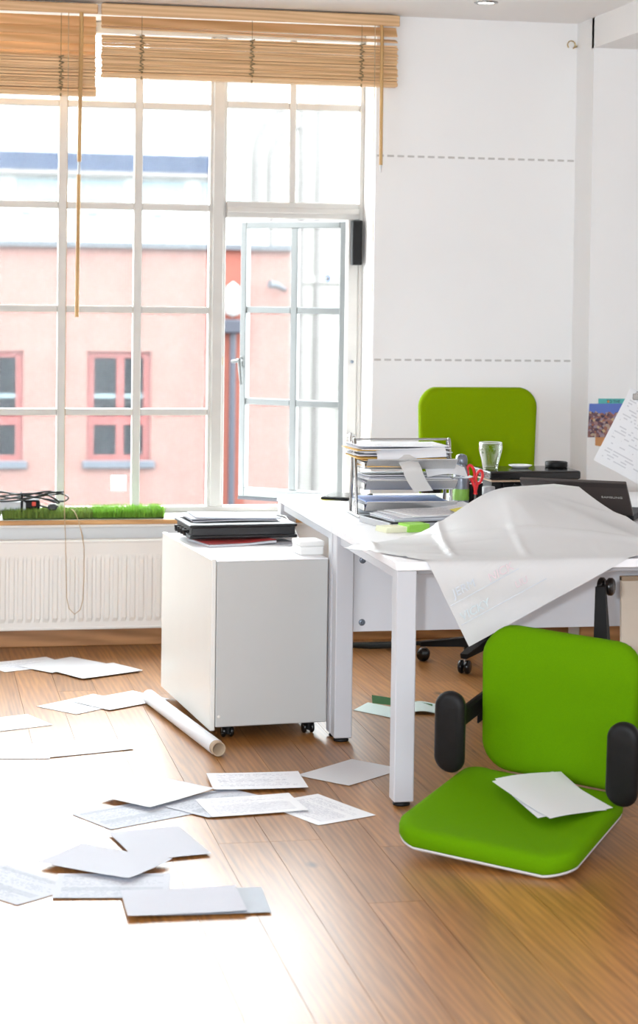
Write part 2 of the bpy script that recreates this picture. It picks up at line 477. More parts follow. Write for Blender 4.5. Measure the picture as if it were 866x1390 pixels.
# ------------------------------------------------------------------ mesh helpers
class MB:
    """collects shapes, then links them as one mesh object"""
    def __init__(s):
        s.v = []; s.f = []; s.uv = {}; s.sm = set()

    def add(s, vs, fs, M=None, smooth=False, uvs=None):
        b = len(s.v)
        for p_ in vs:
            p_ = Vector(p_)
            s.v.append(M @ p_ if M else p_)
        for i, f in enumerate(fs):
            if smooth:
                s.sm.add(len(s.f))
            if uvs:
                s.uv[len(s.f)] = [uvs[j] for j in f]
            s.f.append([b + j for j in f])
        return s

    def box(s, lo, hi, bev=0.0, M=None, seg=1):
        (x0, y0, z0), (x1, y1, z1) = lo, hi
        if bev <= 0:
            vs = [(x, y, z) for z in (z0, z1) for y in (y0, y1) for x in (x0, x1)]
            fs = [(0, 2, 3, 1), (4, 5, 7, 6), (0, 1, 5, 4), (2, 6, 7, 3), (0, 4, 6, 2), (1, 3, 7, 5)]
            return s.add(vs, fs, M)
        bm = bmesh.new()
        bmesh.ops.create_cube(bm, size=1)
        for v in bm.verts:
            v.co = ((x0 + x1) / 2 + v.co.x * (x1 - x0), (y0 + y1) / 2 + v.co.y * (y1 - y0), (z0 + z1) / 2 + v.co.z * (z1 - z0))
        bmesh.ops.bevel(bm, geom=list(bm.edges), offset=min(bev, 0.45 * min(x1 - x0, y1 - y0, z1 - z0)), segments=seg, affect='EDGES', profile=0.5)
        bm.verts.ensure_lookup_table()
        for i, v in enumerate(bm.verts):
            v.index = i
        vs = [v.co.copy() for v in bm.verts]
        fs = [[v.index for v in f.verts] for f in bm.faces]
        bm.free()
        return s.add(vs, fs, M, smooth=False)

    def tube(s, pts, r, n=8, cap=True, M=None, closed=False):
        pts = [Vector(p_) for p_ in pts]
        rs = r if isinstance(r, (list, tuple)) else [r] * len(pts)
        vs = []; fs = []
        L = len(pts)
        up = None
        for i, p_ in enumerate(pts):
            if closed:
                t = pts[(i + 1) % L] - pts[i - 1]
            else:
                t = pts[min(i + 1, L - 1)] - pts[max(i - 1, 0)]
            t = t.normalized() if t.length > 1e-9 else Vector((0, 0, 1))
            if up is None:
                up = Vector((0, 0, 1)) if abs(t.z) < 0.9 else Vector((1, 0, 0))
            a = t.cross(up)
            if a.length < 1e-6:
                a = t.orthogonal()
            a.normalize()
            b = a.cross(t).normalized()
            up = b
            for k in range(n):
                an = 2 * PI * k / n
                vs.append(p_ + rs[i] * (math.cos(an) * a + math.sin(an) * b))
        for i in range(L if closed else L - 1):
            j = (i + 1) % L
            for k in range(n):
                k2 = (k + 1) % n
                fs.append((i * n + k, i * n + k2, j * n + k2, j * n + k))
        s.add(vs, fs, M, smooth=True)
        if cap and not closed:
            s.add(vs[:n], [tuple(range(n))], M)
            s.add(vs[-n:], [tuple(reversed(range(n)))], M)
        return s

    def lathe(s, prof, n=24, M=None):
        vs = []; fs = []
        for (r, z) in prof:
            for k in range(n):
                a = 2 * PI * k / n
                vs.append((r * math.cos(a), r * math.sin(a), z))
        for i in range(len(prof) - 1):
            for k in range(n):
                k2 = (k + 1) % n
                fs.append((i * n + k, i * n + k2, (i + 1) * n + k2, (i + 1) * n + k))
        return s.add(vs, fs, M, smooth=True)

    def prism(s, poly, z0, z1, M=None):
        n = len(poly)
        vs = [(x, y, z0) for x, y in poly] + [(x, y, z1) for x, y in poly]
        fs = [tuple(reversed(range(n))), tuple(range(n, 2 * n))]
        fs += [(i, (i + 1) % n, n + (i + 1) % n, n + i) for i in range(n)]
        return s.add(vs, fs, M)

    def sheet(s, fn, nu, nv, th=0.0006, M=None, smooth=True):
        """closed thin sheet; fn(u,v) -> Vector"""
        P_ = [[Vector(fn(i / nu, j / nv)) for i in range(nu + 1)] for j in range(nv + 1)]
        nr = [[None] * (nu + 1) for _ in range(nv + 1)]
        for j in range(nv + 1):
            for i in range(nu + 1):
                du = P_[j][min(i + 1, nu)] - P_[j][max(i - 1, 0)]
                dv = P_[min(j + 1, nv)][i] - P_[max(j - 1, 0)][i]
                nr[j][i] = du.cross(dv).normalized()
        W = nu + 1
        vs = [P_[j][i] for j in range(nv + 1) for i in range(W)]
        vb = [P_[j][i] - nr[j][i] * th for j in range(nv + 1) for i in range(W)]
        uvs = [(i / nu, j / nv) for j in range(nv + 1) for i in range(W)]
        fs = [(j * W + i, j * W + i + 1, (j + 1) * W + i + 1, (j + 1) * W + i) for j in range(nv) for i in range(nu)]
        s.add(vs, fs, M, smooth, uvs)
        s.add(vb, [tuple(reversed(f)) for f in fs], M, smooth, uvs)
        rim = [i for i in range(W)] + [j * W + nu for j in range(1, nv + 1)] + [nv * W + i for i in range(nu - 1, -1, -1)] + [j * W for j in range(nv - 1, 0, -1)]
        k = len(rim)
        vr = [vs[i] for i in rim] + [vb[i] for i in rim]
        s.add(vr, [(i, k + i, k + (i + 1) % k, (i + 1) % k) for i in range(k)], M, False, [(0.01, 0.01)] * (2 * k))
        return s

    def build(s, name, mat, parent=None):
        me = bpy.data.meshes.new(name)
        me.from_pydata([tuple(v) for v in s.v], [], s.f)
        for i in s.sm:
            me.polygons[i].use_smooth = True
        if s.uv:
            lay = me.uv_layers.new(name='UVMap')
            for i, us in s.uv.items():
                pl = me.polygons[i]
                for k, li in enumerate(pl.loop_indices):
                    lay.data[li].uv = us[k]
        me.materials.append(MATS[mat])
        me.update()
        o = bpy.data.objects.new(name, me)
        COL.objects.link(o)
        if parent:
            o.parent = parent
        return o


def empty(name, loc=(0, 0, 0), rz=0.0):
    o = bpy.data.objects.new(name, None)
    o.empty_display_size = 0.1
    o.location = loc
    o.rotation_euler = (0, 0, rz)
    COL.objects.link(o)
    return o


def tag(o, label=None, cat=None, group=None, kind=None):
    if label: o['label'] = label
    if cat: o['category'] = cat
    if group: o['group'] = group
    if kind: o['kind'] = kind
    return o


def link_copy(src, name, parent, loc=None):
    c = src.copy()
    c.name = name
    COL.objects.link(c)
    c.parent = parent
    if loc is not None:
        c.location = loc
    return c


def text_mesh(name, txt, size, mat, parent, M, depth=0.0004, shear=0.0):
    cu = bpy.data.curves.new(name, 'FONT')
    cu.body = txt
    cu.size = size
    cu.extrude = depth
    cu.shear = shear
    cu.align_x = 'CENTER'
    cu.align_y = 'CENTER'
    t = bpy.data.objects.new(name + '_curve', cu)
    COL.objects.link(t)
    dg = bpy.context.evaluated_depsgraph_get()
    me = bpy.data.meshes.new_from_object(t.evaluated_get(dg))
    bpy.data.objects.remove(t)
    bpy.data.curves.remove(cu)
    me.materials.clear()
    me.materials.append(MATS[mat])
    me.transform(M)
    o = bpy.data.objects.new(name, me)
    COL.objects.link(o)
    if parent:
        o.parent = parent
    return o


def rrect(w, h, r, n=6):
    """rounded rectangle outline, centred, ccw"""
    r = max(1e-4, min(r, w * 0.999, h * 0.999))
    pts = []
    for cx, cy, a0 in ((w - r, h - r, 0), (-(w - r), h - r, PI / 2), (-(w - r), -(h - r), PI), (w - r, -(h - r), 3 * PI / 2)):
        for k in range(n + 1):
            a = a0 + PI / 2 * k / n
            pts.append((cx + r * math.cos(a), cy + r * math.sin(a)))
    return pts


def cushion(mb, w, h, r, prof, deform=None, n=7, rings=7, M=None):
    """prof: list of (inset, z) from the back rim round the edge to the front face; both faces filled with rings"""
    first, last = prof[0], prof[-1]
    allp = []
    mn = min(w, h)
    for k in range(rings, 0, -1):
        t = k / rings
        allp.append((first[0] + (mn - first[0]) * t * 0.999, first[1]))
    allp += prof
    for k in range(1, rings + 1):
        t = k / rings
        allp.append((last[0] + (mn - last[0]) * t * 0.999, last[1]))
    vs = []; fs = []
    for ins, z in allp:
        rr = max(r - ins, r * (1 - ins / mn) * 0.999)
        for (x, y) in rrect(w - ins, h - ins, rr, n):
            vs.append((x, y, z))
    m_ = 4 * (n + 1)
    for i in range(len(allp) - 1):
        for k in range(m_):
            k2 = (k + 1) % m_
            fs.append((i * m_ + k, i * m_ + k2, (i + 1) * m_ + k2, (i + 1) * m_ + k))
    fs.append(tuple(reversed(range(m_))))
    b = (len(allp) - 1) * m_
    fs.append(tuple(range(b, b + m_)))
    if deform:
        vs = [deform(*p_) for p_ in vs]
    mb.add(vs, fs, M, smooth=True)
    return mb


def sstep(a, b, x):
    t = max(0.0, min(1.0, (x - a) / (b - a)))
    return t * t * (3 - 2 * t)


# ------------------------------------------------------------------ room shell
def struct(o):
    o['kind'] = 'structure'
    return o


OX0, OX1, OZ0, OZ1 = -0.75, 2.005, 0.52, 2.745      # window opening in the back wall
w = MB()
w.box((-3.2, 0, -0.1), (OX0, 0.36, 2.95)); w.box((OX1, 0, -0.1), (3.0, 0.36, 2.95))
w.box((OX0, 0, -0.1), (OX1, 0.36, OZ0)); w.box((OX0, 0, OZ1), (OX1, 0.36, 2.95))
struct(w.build('wall_back', 'wall_paint'))
w = MB()          # street front of this building around the room
w.box((-16, 0.1, -5.0), (-3.2, 0.36, 7.5)); w.box((4.7, 0.1, -5.0), (18, 0.36, 7.5)); w.box((-3.2, 0.1, 2.95), (4.7, 0.36, 7.5)); w.box((-3.2, 0.1, -5.0), (4.7, 0.36, -0.13))
struct(w.build('wall_exterior', 'ext_stone'))
struct(MB().box((2.94, -0.23, -0.1), (4.7, 0.36, 2.95)).build('wall_right_return', 'wall_paint'))
w = MB()
w.box((-3.2, -11.6, -0.1), (-3.0, 0.0, 0.8)); w.box((-3.2, -11.6, 2.5), (-3.0, 0.0, 2.95))
for y0, y1 in ((-11.6, -9.15), (-7.25, -6.55), (-4.65, 0.0)):
    w.box((-3.2, y0, 0.8), (-3.0, y1, 2.5))
struct(w.build('wall_left', 'wall_paint'))
struct(MB().box((4.5, -11.6, -0.1), (4.7, -0.23, 2.95)).build('wall_right', 'wall_paint'))
w = MB()
w.box((-3.2, -11.6, -0.1), (4.7, -11.45, 0.8)); w.box((-3.2, -11.6, 2.5), (4.7, -11.45, 2.95))
for x0, x1 in ((-3.2, -2.75), (-0.75, -0.25), (1.75, 2.25), (4.25, 4.7)):
    w.box((x0, -11.6, 0.8), (x1, -11.45, 2.5))
struct(w.build('wall_rear', 'wall_paint'))
# opaque panels added to shut sky light out of unseen rear and left openings
for k, wx in enumerate((-1.75, 0.75, 3.25)):
    struct(MB().box((wx - 1.05, -11.60, 0.78), (wx + 1.05, -11.56, 2.52)).build('window_%d' % (k + 2), 'wall_paint'))
for k, wy in enumerate((-5.6, -8.2)):
    struct(MB().box((-3.20, wy - 1.0, 0.78), (-3.16, wy + 1.0, 2.52)).build('window_%d' % (k + 5), 'wall_paint'))
struct(MB().box((-3.2, -11.6, 2.79), (2.94, 0.36, 2.95)).build('ceiling', 'ceiling_paint'))
struct(MB().box((2.94, -11.6, 2.655), (4.7, -0.2, 2.95)).build('ceiling_beam', 'ceiling_paint'))

# floor: screed plus oak boards running towards the window wall
floor = struct(MB().box((-3.2, -11.6, -0.12), (4.7, 0.36, -0.016)).build('floor', 'floor_oak'))
BW = 0.1475
bcache = {}
rb = random.Random(3)
for k in range(-16, 26):
    x0 = 0.3985 + k * BW
    y = 0.0 - rb.uniform(0.0, 0.1) * 0
    first = rb.uniform(0.5, 1.9)
    yy = 0.0
    while yy > -7.2:
        ln = first if yy == 0.0 else rb.choice((1.5, 1.8, 2.1, 2.4))
        key = round(ln, 1)
        if key not in bcache:
            bcache[key] = MB().box((0.0006, -key + 0.0006, -0.016), (BW - 0.0006, -0.0006, 0.0)).build('floor_board', 'floor_oak', floor)
            o = bcache[key]
        else:
            o = link_copy(bcache[key], 'floor_board', floor)
        o.location = (x0, yy, 0)
        yy -= key

# skirting board
struct(MB().box((-3.0, -0.022, 0.0), (2.94, 0.0, 0.085), 0.003).build('baseboard_back', 'skirting_oak'))
struct(MB().box((2.918, -0.252, 0.0), (4.5, -0.23, 0.085), 0.003).build('baseboard_right', 'skirting_oak'))
# sill: painted board with an oak nosing
sill = struct(MB().box((-0.75, -0.035, 0.52), (2.005, 0.30, 0.5545), 0.002).build('trim_1', 'sill_paint'))
MB().box((-0.78, -0.052, 0.534), (2.03, -0.035, 0.5535), 0.003).build('sill_nosing', 'sill_oak', sill)

# ------------------------------------------------------------------ window
WY0, WY1 = 0.22, 0.285
win = struct(empty('window_1', (0, 0.25, 0.5545)))


def wpart(name, lo, hi, mat='frame_paint', bev=0.004):
    o = MB().box(lo, hi, bev).build(name, mat)
    o.parent = win
    o.matrix_parent_inverse = Matrix.Translation((0, -0.25, -0.5545))
    return o


ZB, ZT = 0.5545, 2.745
# perimeter
wpart('window_frame', (OX0, WY0, ZB), (OX1, WY1, ZB + 0.026))
wpart('window_frame', (OX0, WY0, ZT - 0.05), (OX1, WY1, ZT))
wpart('window_frame', (OX0, WY0, ZB + 0.026), (OX0 + 0.03, WY1, ZT - 0.05))
wpart('window_frame', (1.985, WY0, ZB + 0.026), (OX1, WY1, ZT - 0.05))
# posts beside the casements, stepped profile
for x0, x1 in ((1.296, 1.372), (-0.118, -0.042)):
    wpart('window_post', (x0, WY0 + 0.012, ZB + 0.026), (x1, WY1, ZT - 0.05))
    wpart('window_post_bead', (x0 + 0.014, WY0 - 0.008, ZB + 0.026), (x1 - 0.014, WY0 + 0.012, ZT - 0.05), bev=0.003)
rows = [1.007, 1.467, 1.929, 2.38]
cols = [-0.042, 0.300, 0.6365, 0.9735, 1.296]
for x in cols[1:4]:
    wpart('muntin', (x - 0.0185, WY0 + 0.01, ZB + 0.026), (x + 0.0185, WY1 - 0.01, ZT - 0.05))
for z in rows:
    for a, b in zip(cols[:-1], cols[1:]):
        wpart('muntin', (a + (0.0185 if a > 0 else 0), WY0 + 0.012, z - 0.015), (b - (0.0185 if b < 1.2 else 0), WY1 - 0.012, z + 0.015))
zr = [ZB + 0.026] + rows + [ZT - 0.05]
for a, b in zip(cols[:-1], cols[1:]):
    for z0, z1 in zip(zr[:-1], zr[1:]):
        wpart('pane', (a + 0.012, 0.2505, z0 + 0.008), (b - 0.012, 0.2535, z1 - 0.008), 'dusty_glass', 0)
# side bays: fixed lights above a transom
for x0, x1 in ((1.372, 1.985), (-0.72, -0.118)):
    xm = (x0 + x1) / 2 - 0.005
    wpart('transom', (x0, WY0, 1.889), (x1, WY1, 1.962))
    wpart('transom_bead', (x0, WY0 - 0.012, 1.912), (x1, WY0, 1.938), bev=0.004)
    wpart('muntin', (xm - 0.015, WY0 + 0.01, 1.962), (xm + 0.015, WY1 - 0.01, ZT - 0.05))
    for a, b in ((x0, xm - 0.015), (xm + 0.015, x1)):
        wpart('muntin', (a, WY0 + 0.012, 2.383), (b, WY1 - 0.012, 2.413))
        wpart('pane', (a - 0.006, 0.2505, 1.956), (b + 0.006, 0.2535, 2.39), 'dusty_glass', 0)
        wpart('pane', (a - 0.006, 0.2505, 2.406), (b + 0.006, 0.2535, ZT - 0.04), 'dusty_glass', 0)
# closed bay on the left (outside the frame of the photograph)
wpart('pane', (-0.72, 0.2505, ZB + 0.02), (-0.118, 0.2535, 1.895), 'dusty_glass', 0)
wpart('jamb_stile', (1.935, WY0 + 0.004, ZB + 0.026), (1.985, WY1, 1.889))
# details on the jamb
wpart('closer_box', (1.945, 0.17, 1.682), (1.99, 0.222, 1.885), 'black_plastic', 0.004)
wpart('strike_plate', (1.352, WY0 + 0.0055, 1.222), (1.362, WY0 + 0.0135, 1.258), 'brass', 0.001)
wpart('label_square', (0.863, 0.2445, 0.650), (0.934, 0.2500, 0.722), 'sticker_film', 0.002)
m_ = MB().lathe([(0.0, 0.012), (0.007, 0.010), (0.007, 0), (0, 0)], 12, Matrix.Translation((1.96, 0.224, 1.24)) @ Matrix.Rotation(PI / 2, 4, 'X'))
o = m_.build('screw_cap', 'bolt_metal'); o.parent = win; o.matrix_parent_inverse = Matrix.Translation((0, -0.25, -0.5545))
m_ = MB().tube([(1.945, 0.215, 0.90), (1.955, 0.20, 0.905), (1.975, 0.20, 0.90)], 0.007).tube([(1.955, 0.205, 0.875), (1.957, 0.20, 0.915)], 0.009)
o = m_.build('stay_peg', 'chrome'); o.parent = win; o.matrix_parent_inverse = Matrix.Translation((0, -0.25, -0.5545))

# open casement, hinged on the right, swung outwards
CW, CZ0, CZ1 = 0.565, 0.585, 1.884
case = empty('casement', (1.945, 0.268, CZ0))
case.rotation_euler = (0, 0, -math.radians(38.5))
case.parent = win
case.matrix_parent_inverse = Matrix.Translation((0, -0.25, -0.5545))
CH = CZ1 - CZ0


def cpart(name, lo, hi, mat='casement_paint', bev=0.003):
    return MB().box(lo, hi, bev).build(name, mat, case)


CT = 0.045                                   # sash depth: local y 0..CT, local -x runs from hinge to free edge
cpart('stile', (-0.042, 0, 0), (0, CT, CH))
cpart('stile', (-CW, 0, 0), (-CW + 0.030, CT, CH))
cpart('rail', (-CW + 0.030, 0, 0), (-0.042, CT, 0.042))
cpart('rail', (-CW + 0.030, 0, CH - 0.030), (-0.042, CT, CH))
xc = -CW * 0.5 + 0.0
cpart('casement_muntin', (xc - 0.017, 0.006, 0.042), (xc + 0.017, CT - 0.006, CH - 0.03))
zs = [0.042, 0.452, 0.885, CH - 0.03]
for z in zs[1:3]:
    cpart('casement_muntin', (-CW + 0.03, 0.007, z - 0.015), (xc - 0.017, CT - 0.007, z + 0.015))
    cpart('casement_muntin', (xc + 0.017, 0.007, z - 0.015), (-0.042, CT - 0.007, z + 0.015))
for a, b in ((-CW + 0.03, xc - 0.017), (xc + 0.017, -0.042)):
    for i in range(3):
        cpart('casement_pane', (a - 0.006, 0.021, zs[i] + (0.009 if i else -0.006)), (b + 0.006, 0.024, zs[i + 1] - (0.009 if i < 2 else -0.006)), 'casement_glass', 0)
cpart('hinge_gap_shade', (0.0005, -0.003, 0), (0.014, CT, CH), 'ext_lead', 0.002)  # shaded gap beside the hinge, put in as a dark strip
cpart('rail_shade_bar', (-CW, -0.004, -0.014), (0.0, CT, -0.0005), 'ext_lead', 0.002)  # shade under the bottom rail, put in as a dark bar
m_ = MB().box((-CW + 0.006, -0.012, 0.615), (-CW + 0.026, 0, 0.665), 0.003)
m_.tube([(-CW + 0.016, -0.010, 0.645), (-CW + 0.016, -0.032, 0.645)], 0.009)
m_.tube([(-CW + 0.016, -0.032, 0.645), (-CW - 0.025, -0.030, 0.638)], [0.010, 0.007])
m_.tube([(-CW + 0.016, -0.030, 0.648), (-CW + 0.022, -0.034, 0.60), (-CW + 0.03, -0.036, 0.53)], [0.010, 0.009, 0.006])
m_.build('casement_handle', 'handle_paint', case)
for i, (r0, r1, col) in enumerate(((0.011, 0.0165, 'blue_plastic'), (0.0, 0.010, 'ext_white'))):
    M = Matrix.Translation((-0.115, 0.0205, 1.035)) @ Matrix.Rotation(PI / 2, 4, 'X')
    MB().lathe([(r0, 0.0), (r0, 0.0008), (r1, 0.0008), (r1, 0.0)], 20, M).build('glass_sticker', col, case)

# ------------------------------------------------------------------ blinds
def blind(name, x0, x1, label, loose, stack, rail_z, n_stack, ladders, mat='blind_wood'):
    """loose: list of (z_left, z_right, tilt); stack=(z_bottom, z_top)"""
    Y = -0.045
    root = empty(name, ((x0 + x1) / 2, Y, stack[0] - 0.02))
    tag(root, label, 'window blind', 'wooden venetian blinds')
    inv = Matrix.Translation(-root.location)

    def put(mb, nm, mt):
        o = mb.build(nm, mt)
        o.data.transform(inv)
        o.parent = root
        return o
    put(MB().box((x0, -0.088, rail_z[0]), (x1, -0.078, rail_z[1]), 0.003), 'valance', 'blind_rail_wood')
    put(MB().box((x0 + 0.006, -0.072, rail_z[0] + 0.012), (x1 - 0.006, -0.012, rail_z[1] + 0.004), 0.002), 'head_rail', 'blind_rail_wood')
    me = None
    L = x1 - x0
    base = MB().box((-L / 2 + 0.004, -0.0255, -0.0031), (L / 2 - 0.004, 0.0255, 0.0031), 0.0008)
    proto = base.build('slat', mat, root)
    cnt = [0]

    def slat(zl, zr, tilt, dx=0.0, dy=0.0):
        o = proto if cnt[0] == 0 else link_copy(proto, 'slat', root)
        cnt[0] += 1
        o.location = Vector(((x0 + x1) / 2 + dx, Y + dy, (zl + zr) / 2)) - root.location
        o.rotation_euler = (tilt, -math.atan2(zr - zl, L), 0)
    for zl, zr, t in loose:
        slat(zl, zr, t)
    rr = random.Random(len(name) + n_stack)
    for k in range(n_stack):
        z = stack[0] + (stack[1] - stack[0]) * (k + 0.5) / n_stack
        slat(z, z, math.radians(rr.uniform(3, 9)), rr.uniform(-0.004, 0.004), rr.uniform(-0.003, 0.003))
    put(MB().box((x0 + 0.002, Y - 0.027, stack[0] - 0.02), (x1 - 0.002, Y + 0.027, stack[0] - 0.002), 0.003), 'bottom_rail', 'blind_rail_wood')
    for lx in ladders:
        pts = []
        zt = stack[1]
        for k in range(26):
            z = stack[0] + (zt - stack[0]) * k / 25
            pts.append((lx + 0.010 * math.sin(k * 2.3) + 0.004 * math.sin(k * 5.1), Y - 0.031 - 0.003 * math.cos(k * 1.7), z))
        b = MB().tube(pts, 0.0032, 5)
        b.tube([(lx, Y - 0.029, zt), (lx, Y - 0.029, rail_z[0])], 0.0012, 5)
        b.tube([(lx, Y - 0.0285, stack[0] - 0.026), (lx, Y - 0.0285, stack[0] - 0.012)], 0.004, 6)
        put(b, 'ladder_cord', 'ladder_cord')
    return root, put


rt, put = blind('venetian_blind', -0.78, 0.757, 'tan wooden venetian blind at the left, hanging a little lower and farther closed',
                [(2.706, 2.706, math.radians(62)), (2.668, 2.668, math.radians(60)), (2.630, 2.630, math.radians(58)), (2.594, 2.594, math.radians(52)), (2.566, 2.566, math.radians(30))],
                (2.405, 2.553), (2.735, 2.776), 22, (0.602, -0.3))
# wand with its clear joint, pull cord falling past the radiator
put(MB().tube([(0.686, -0.098, 2.735), (0.686, -0.104, 2.715), (0.681, -0.105, 2.10)], 0.0088, 8), 'wand', 'wand_wood')
put(MB().tube([(0.680, -0.105, 2.045), (0.677, -0.105, 1.436)], 0.0088, 8), 'wand', 'wand_wood')
put(MB().tube([(0.681, -0.105, 2.10), (0.6815, -0.107, 2.07), (0.680, -0.105, 2.045)], [0.004, 0.007, 0.004], 8), 'wand_joint', 'clear_grey')
pts = [(0.632, -0.092, 2.735), (0.631, -0.10, 2.0), (0.630, -0.105, 1.2), (0.629, -0.115, 0.70), (0.629, -0.150, 0.585), (0.632, -0.166, 0.50), (0.636, -0.166, 0.36), (0.640, -0.166, 0.235),
       (0.650, -0.166, 0.188), (0.674, -0.166, 0.163), (0.698, -0.166, 0.182), (0.709, -0.166, 0.225), (0.713, -0.166, 0.33), (0.712, -0.166, 0.45), (0.700, -0.164, 0.515), (0.688, -0.150, 0.565), (0.672, -0.12, 0.602), (0.662, -0.09, 0.606)]
put(MB().tube(pts, 0.0019, 6), 'pull_cord', 'cord_beige')
put(MB().tube([(0.688, -0.150, 0.567), (0.694, -0.155, 0.54), (0.706, -0.160, 0.50), (0.712, -0.1655, 0.45)], 0.0017, 6), 'pull_cord_tail', 'cord_beige')

rt, put = blind('venetian_blind', 0.772, 2.088, 'tan wooden venetian blind above the open casement, drawn right up with a light gap',
                [(2.712, 2.712, math.radians(55)), (2.688, 2.672, math.radians(18))],
                (2.489, 2.652), (2.733, 2.781), 24, (0.948, 1.43, 1.92))
put(MB().tube([(2.002, -0.098, 2.733), (2.004, -0.104, 2.71), (2.006, -0.105, 2.12)], 0.0080, 8), 'wand', 'wand_wood')
put(MB().tube([(2.006, -0.105, 2.12), (2.006, -0.105, 2.088)], [0.0055, 0.003], 8), 'wand_joint', 'clear_grey')
put(MB().tube([(1.975, -0.092, 2.733), (1.978, -0.088, 2.0), (1.990, -0.05, 1.3), (1.992, -0.046, 0.60)], 0.0019, 6), 'pull_cord', 'cord_beige')

# ------------------------------------------------------------------ radiator under the sill
rad = empty('radiator', (0.3, -0.045, 0.095))
tag(rad, 'long white panel radiator with vertical flutes beneath the window sill', 'radiator')
inv = Matrix.Translation((-0.3, 0.03, -0.095))   # stands 15 mm clear of the wall


def rput(mb, nm, mt='radiator_enamel'):
    o = mb.build(nm, mt); o.data.transform(inv); o.parent = rad; return o


RX0, RX1 = -0.72, 1.36
zA, zB, zC, zD = 0.095, 0.128, 0.420, 0.468
pitch = 0.0370
vs = []; fs = []; xs = []
x = RX0
prof = []
while x < RX1 - 0.02:
    prof += [(x + 0.004, 0.0), (x + 0.010, -0.0075), (x + 0.026, -0.0075), (x + 0.032, 0.0)]
    x += pitch
prof = [(RX0 - 0.005, 0.0)] + prof + [(RX1 + 0.005, 0.0)]
zlist = [(zA, 0), (zB - 0.006, 0), (zB + 0.012, 1), (zC - 0.03, 1), (zC - 0.008, 0), (zD, 0)]
nP = len(prof)
for z, on in zlist:
    for px_, d in prof:
        vs.append((px_, -0.105 + d * on, z))
for j in range(len(zlist) - 1):
    for i in range(nP - 1):
        fs.append((j * nP + i, j * nP + i + 1, (j + 1) * nP + i + 1, (j + 1) * nP + i))
pm = MB().add(vs, fs)
pm.box((RX0 - 0.005, -0.1048, zA), (RX1 + 0.005, -0.085, zD))
rput(pm, 'front_panel')
rput(MB().box((RX0 - 0.008, -0.108, zD - 0.004), (RX1 + 0.008, -0.035, zD + 0.006), 0.002), 'top_grille')
rput(MB().box((RX0 - 0.008, -0.110, zA - 0.006), (RX1 + 0.008, -0.098, zA + 0.006), 0.003), 'bottom_rim')
rput(MB().box((RX0, -0.060, zA), (RX1, -0.035, zD - 0.01)), 'rear_panel')
for xx in (RX0 + 0.2, RX1 - 0.2):
    rput(MB().box((xx - 0.02, -0.04, 0.15), (xx + 0.02, 0.0, 0.40)), 'wall_bracket')
for xx in (RX1 + 0.02,):
    rput(MB().tube([(RX1, -0.07, 0.12), (xx + 0.03, -0.07, 0.12), (xx + 0.03, -0.07, 0.0)], 0.009, 10), 'supply_pipe')

# ------------------------------------------------------------------ things on the sill
def turf(x0, x1, y0, y1, h, n, label, mat):
    root = empty('artificial_turf', ((x0 + x1) / 2, (y0 + y1) / 2, 0.5545))
    tag(root, label, 'artificial grass', 'turf strips on the sill')
    base = MB().box((x0 - (x0 + x1) / 2, -(y1 - y0) / 2, 0.0), ((x1 - x0) / 2, (y1 - y0) / 2, 0.008), 0.002).build('backing_mat', 'turf_base', root)
    rg = random.Random(int(x0 * 1000))
    vs = []; fs = []
    for i in range(n):
        bx_ = rg.uniform(-(x1 - x0) / 2, (x1 - x0) / 2); by_ = rg.uniform(-(y1 - y0) / 2, (y1 - y0) / 2)
        hh = h * rg.uniform(0.5, 1.35); an = rg.uniform(0, 2 * PI); ln = hh * rg.uniform(0.1, 0.75); wd = 0.0018
        d = Vector((math.cos(an), math.sin(an), 0)); s_ = Vector((-d.y, d.x, 0)) * wd
        b0 = Vector((bx_, by_, 0.006)); mid = b0 + d * ln * 0.35 + Vector((0, 0, hh * 0.62)); tip = b0 + d * ln + Vector((0, 0, hh))
        k = len(vs)
        vs += [b0 - s_, b0 + s_, mid + s_ * 0.8, mid - s_ * 0.8, tip]
        fs += [(k, k + 1, k + 2, k + 3), (k + 3, k + 2, k + 4)]
    g = MB().add(vs, fs).build('grass_blades', mat, root)
    g['kind'] = 'stuff'
    return root


turf(0.375, 0.760, -0.030, 0.115, 0.038, 4200, 'patchy olive strip of artificial grass on the sill below the black cables', 'turf_blade_dry')
turf(0.764, 1.072, -0.028, 0.120, 0.040, 4200, 'bright green strip of artificial grass at the middle of the sill', 'turf_blade')
turf(-0.05, 0.362, -0.030, 0.115, 0.036, 3600, 'strip of artificial grass cut off by the left picture edge', 'turf_blade_dry')

pb = empty('power_strip', (0.40, 0.03, 0.592))
tag(pb, 'grey power strip with red switch bundled in black cable loops on the turf', 'power strip')
inv = Matrix.Translation((-0.40, -0.03, -0.592))


def pput(mb, nm, mt):
    o = mb.build(nm, mt); o.data.transform(inv); o.parent = pb; return o


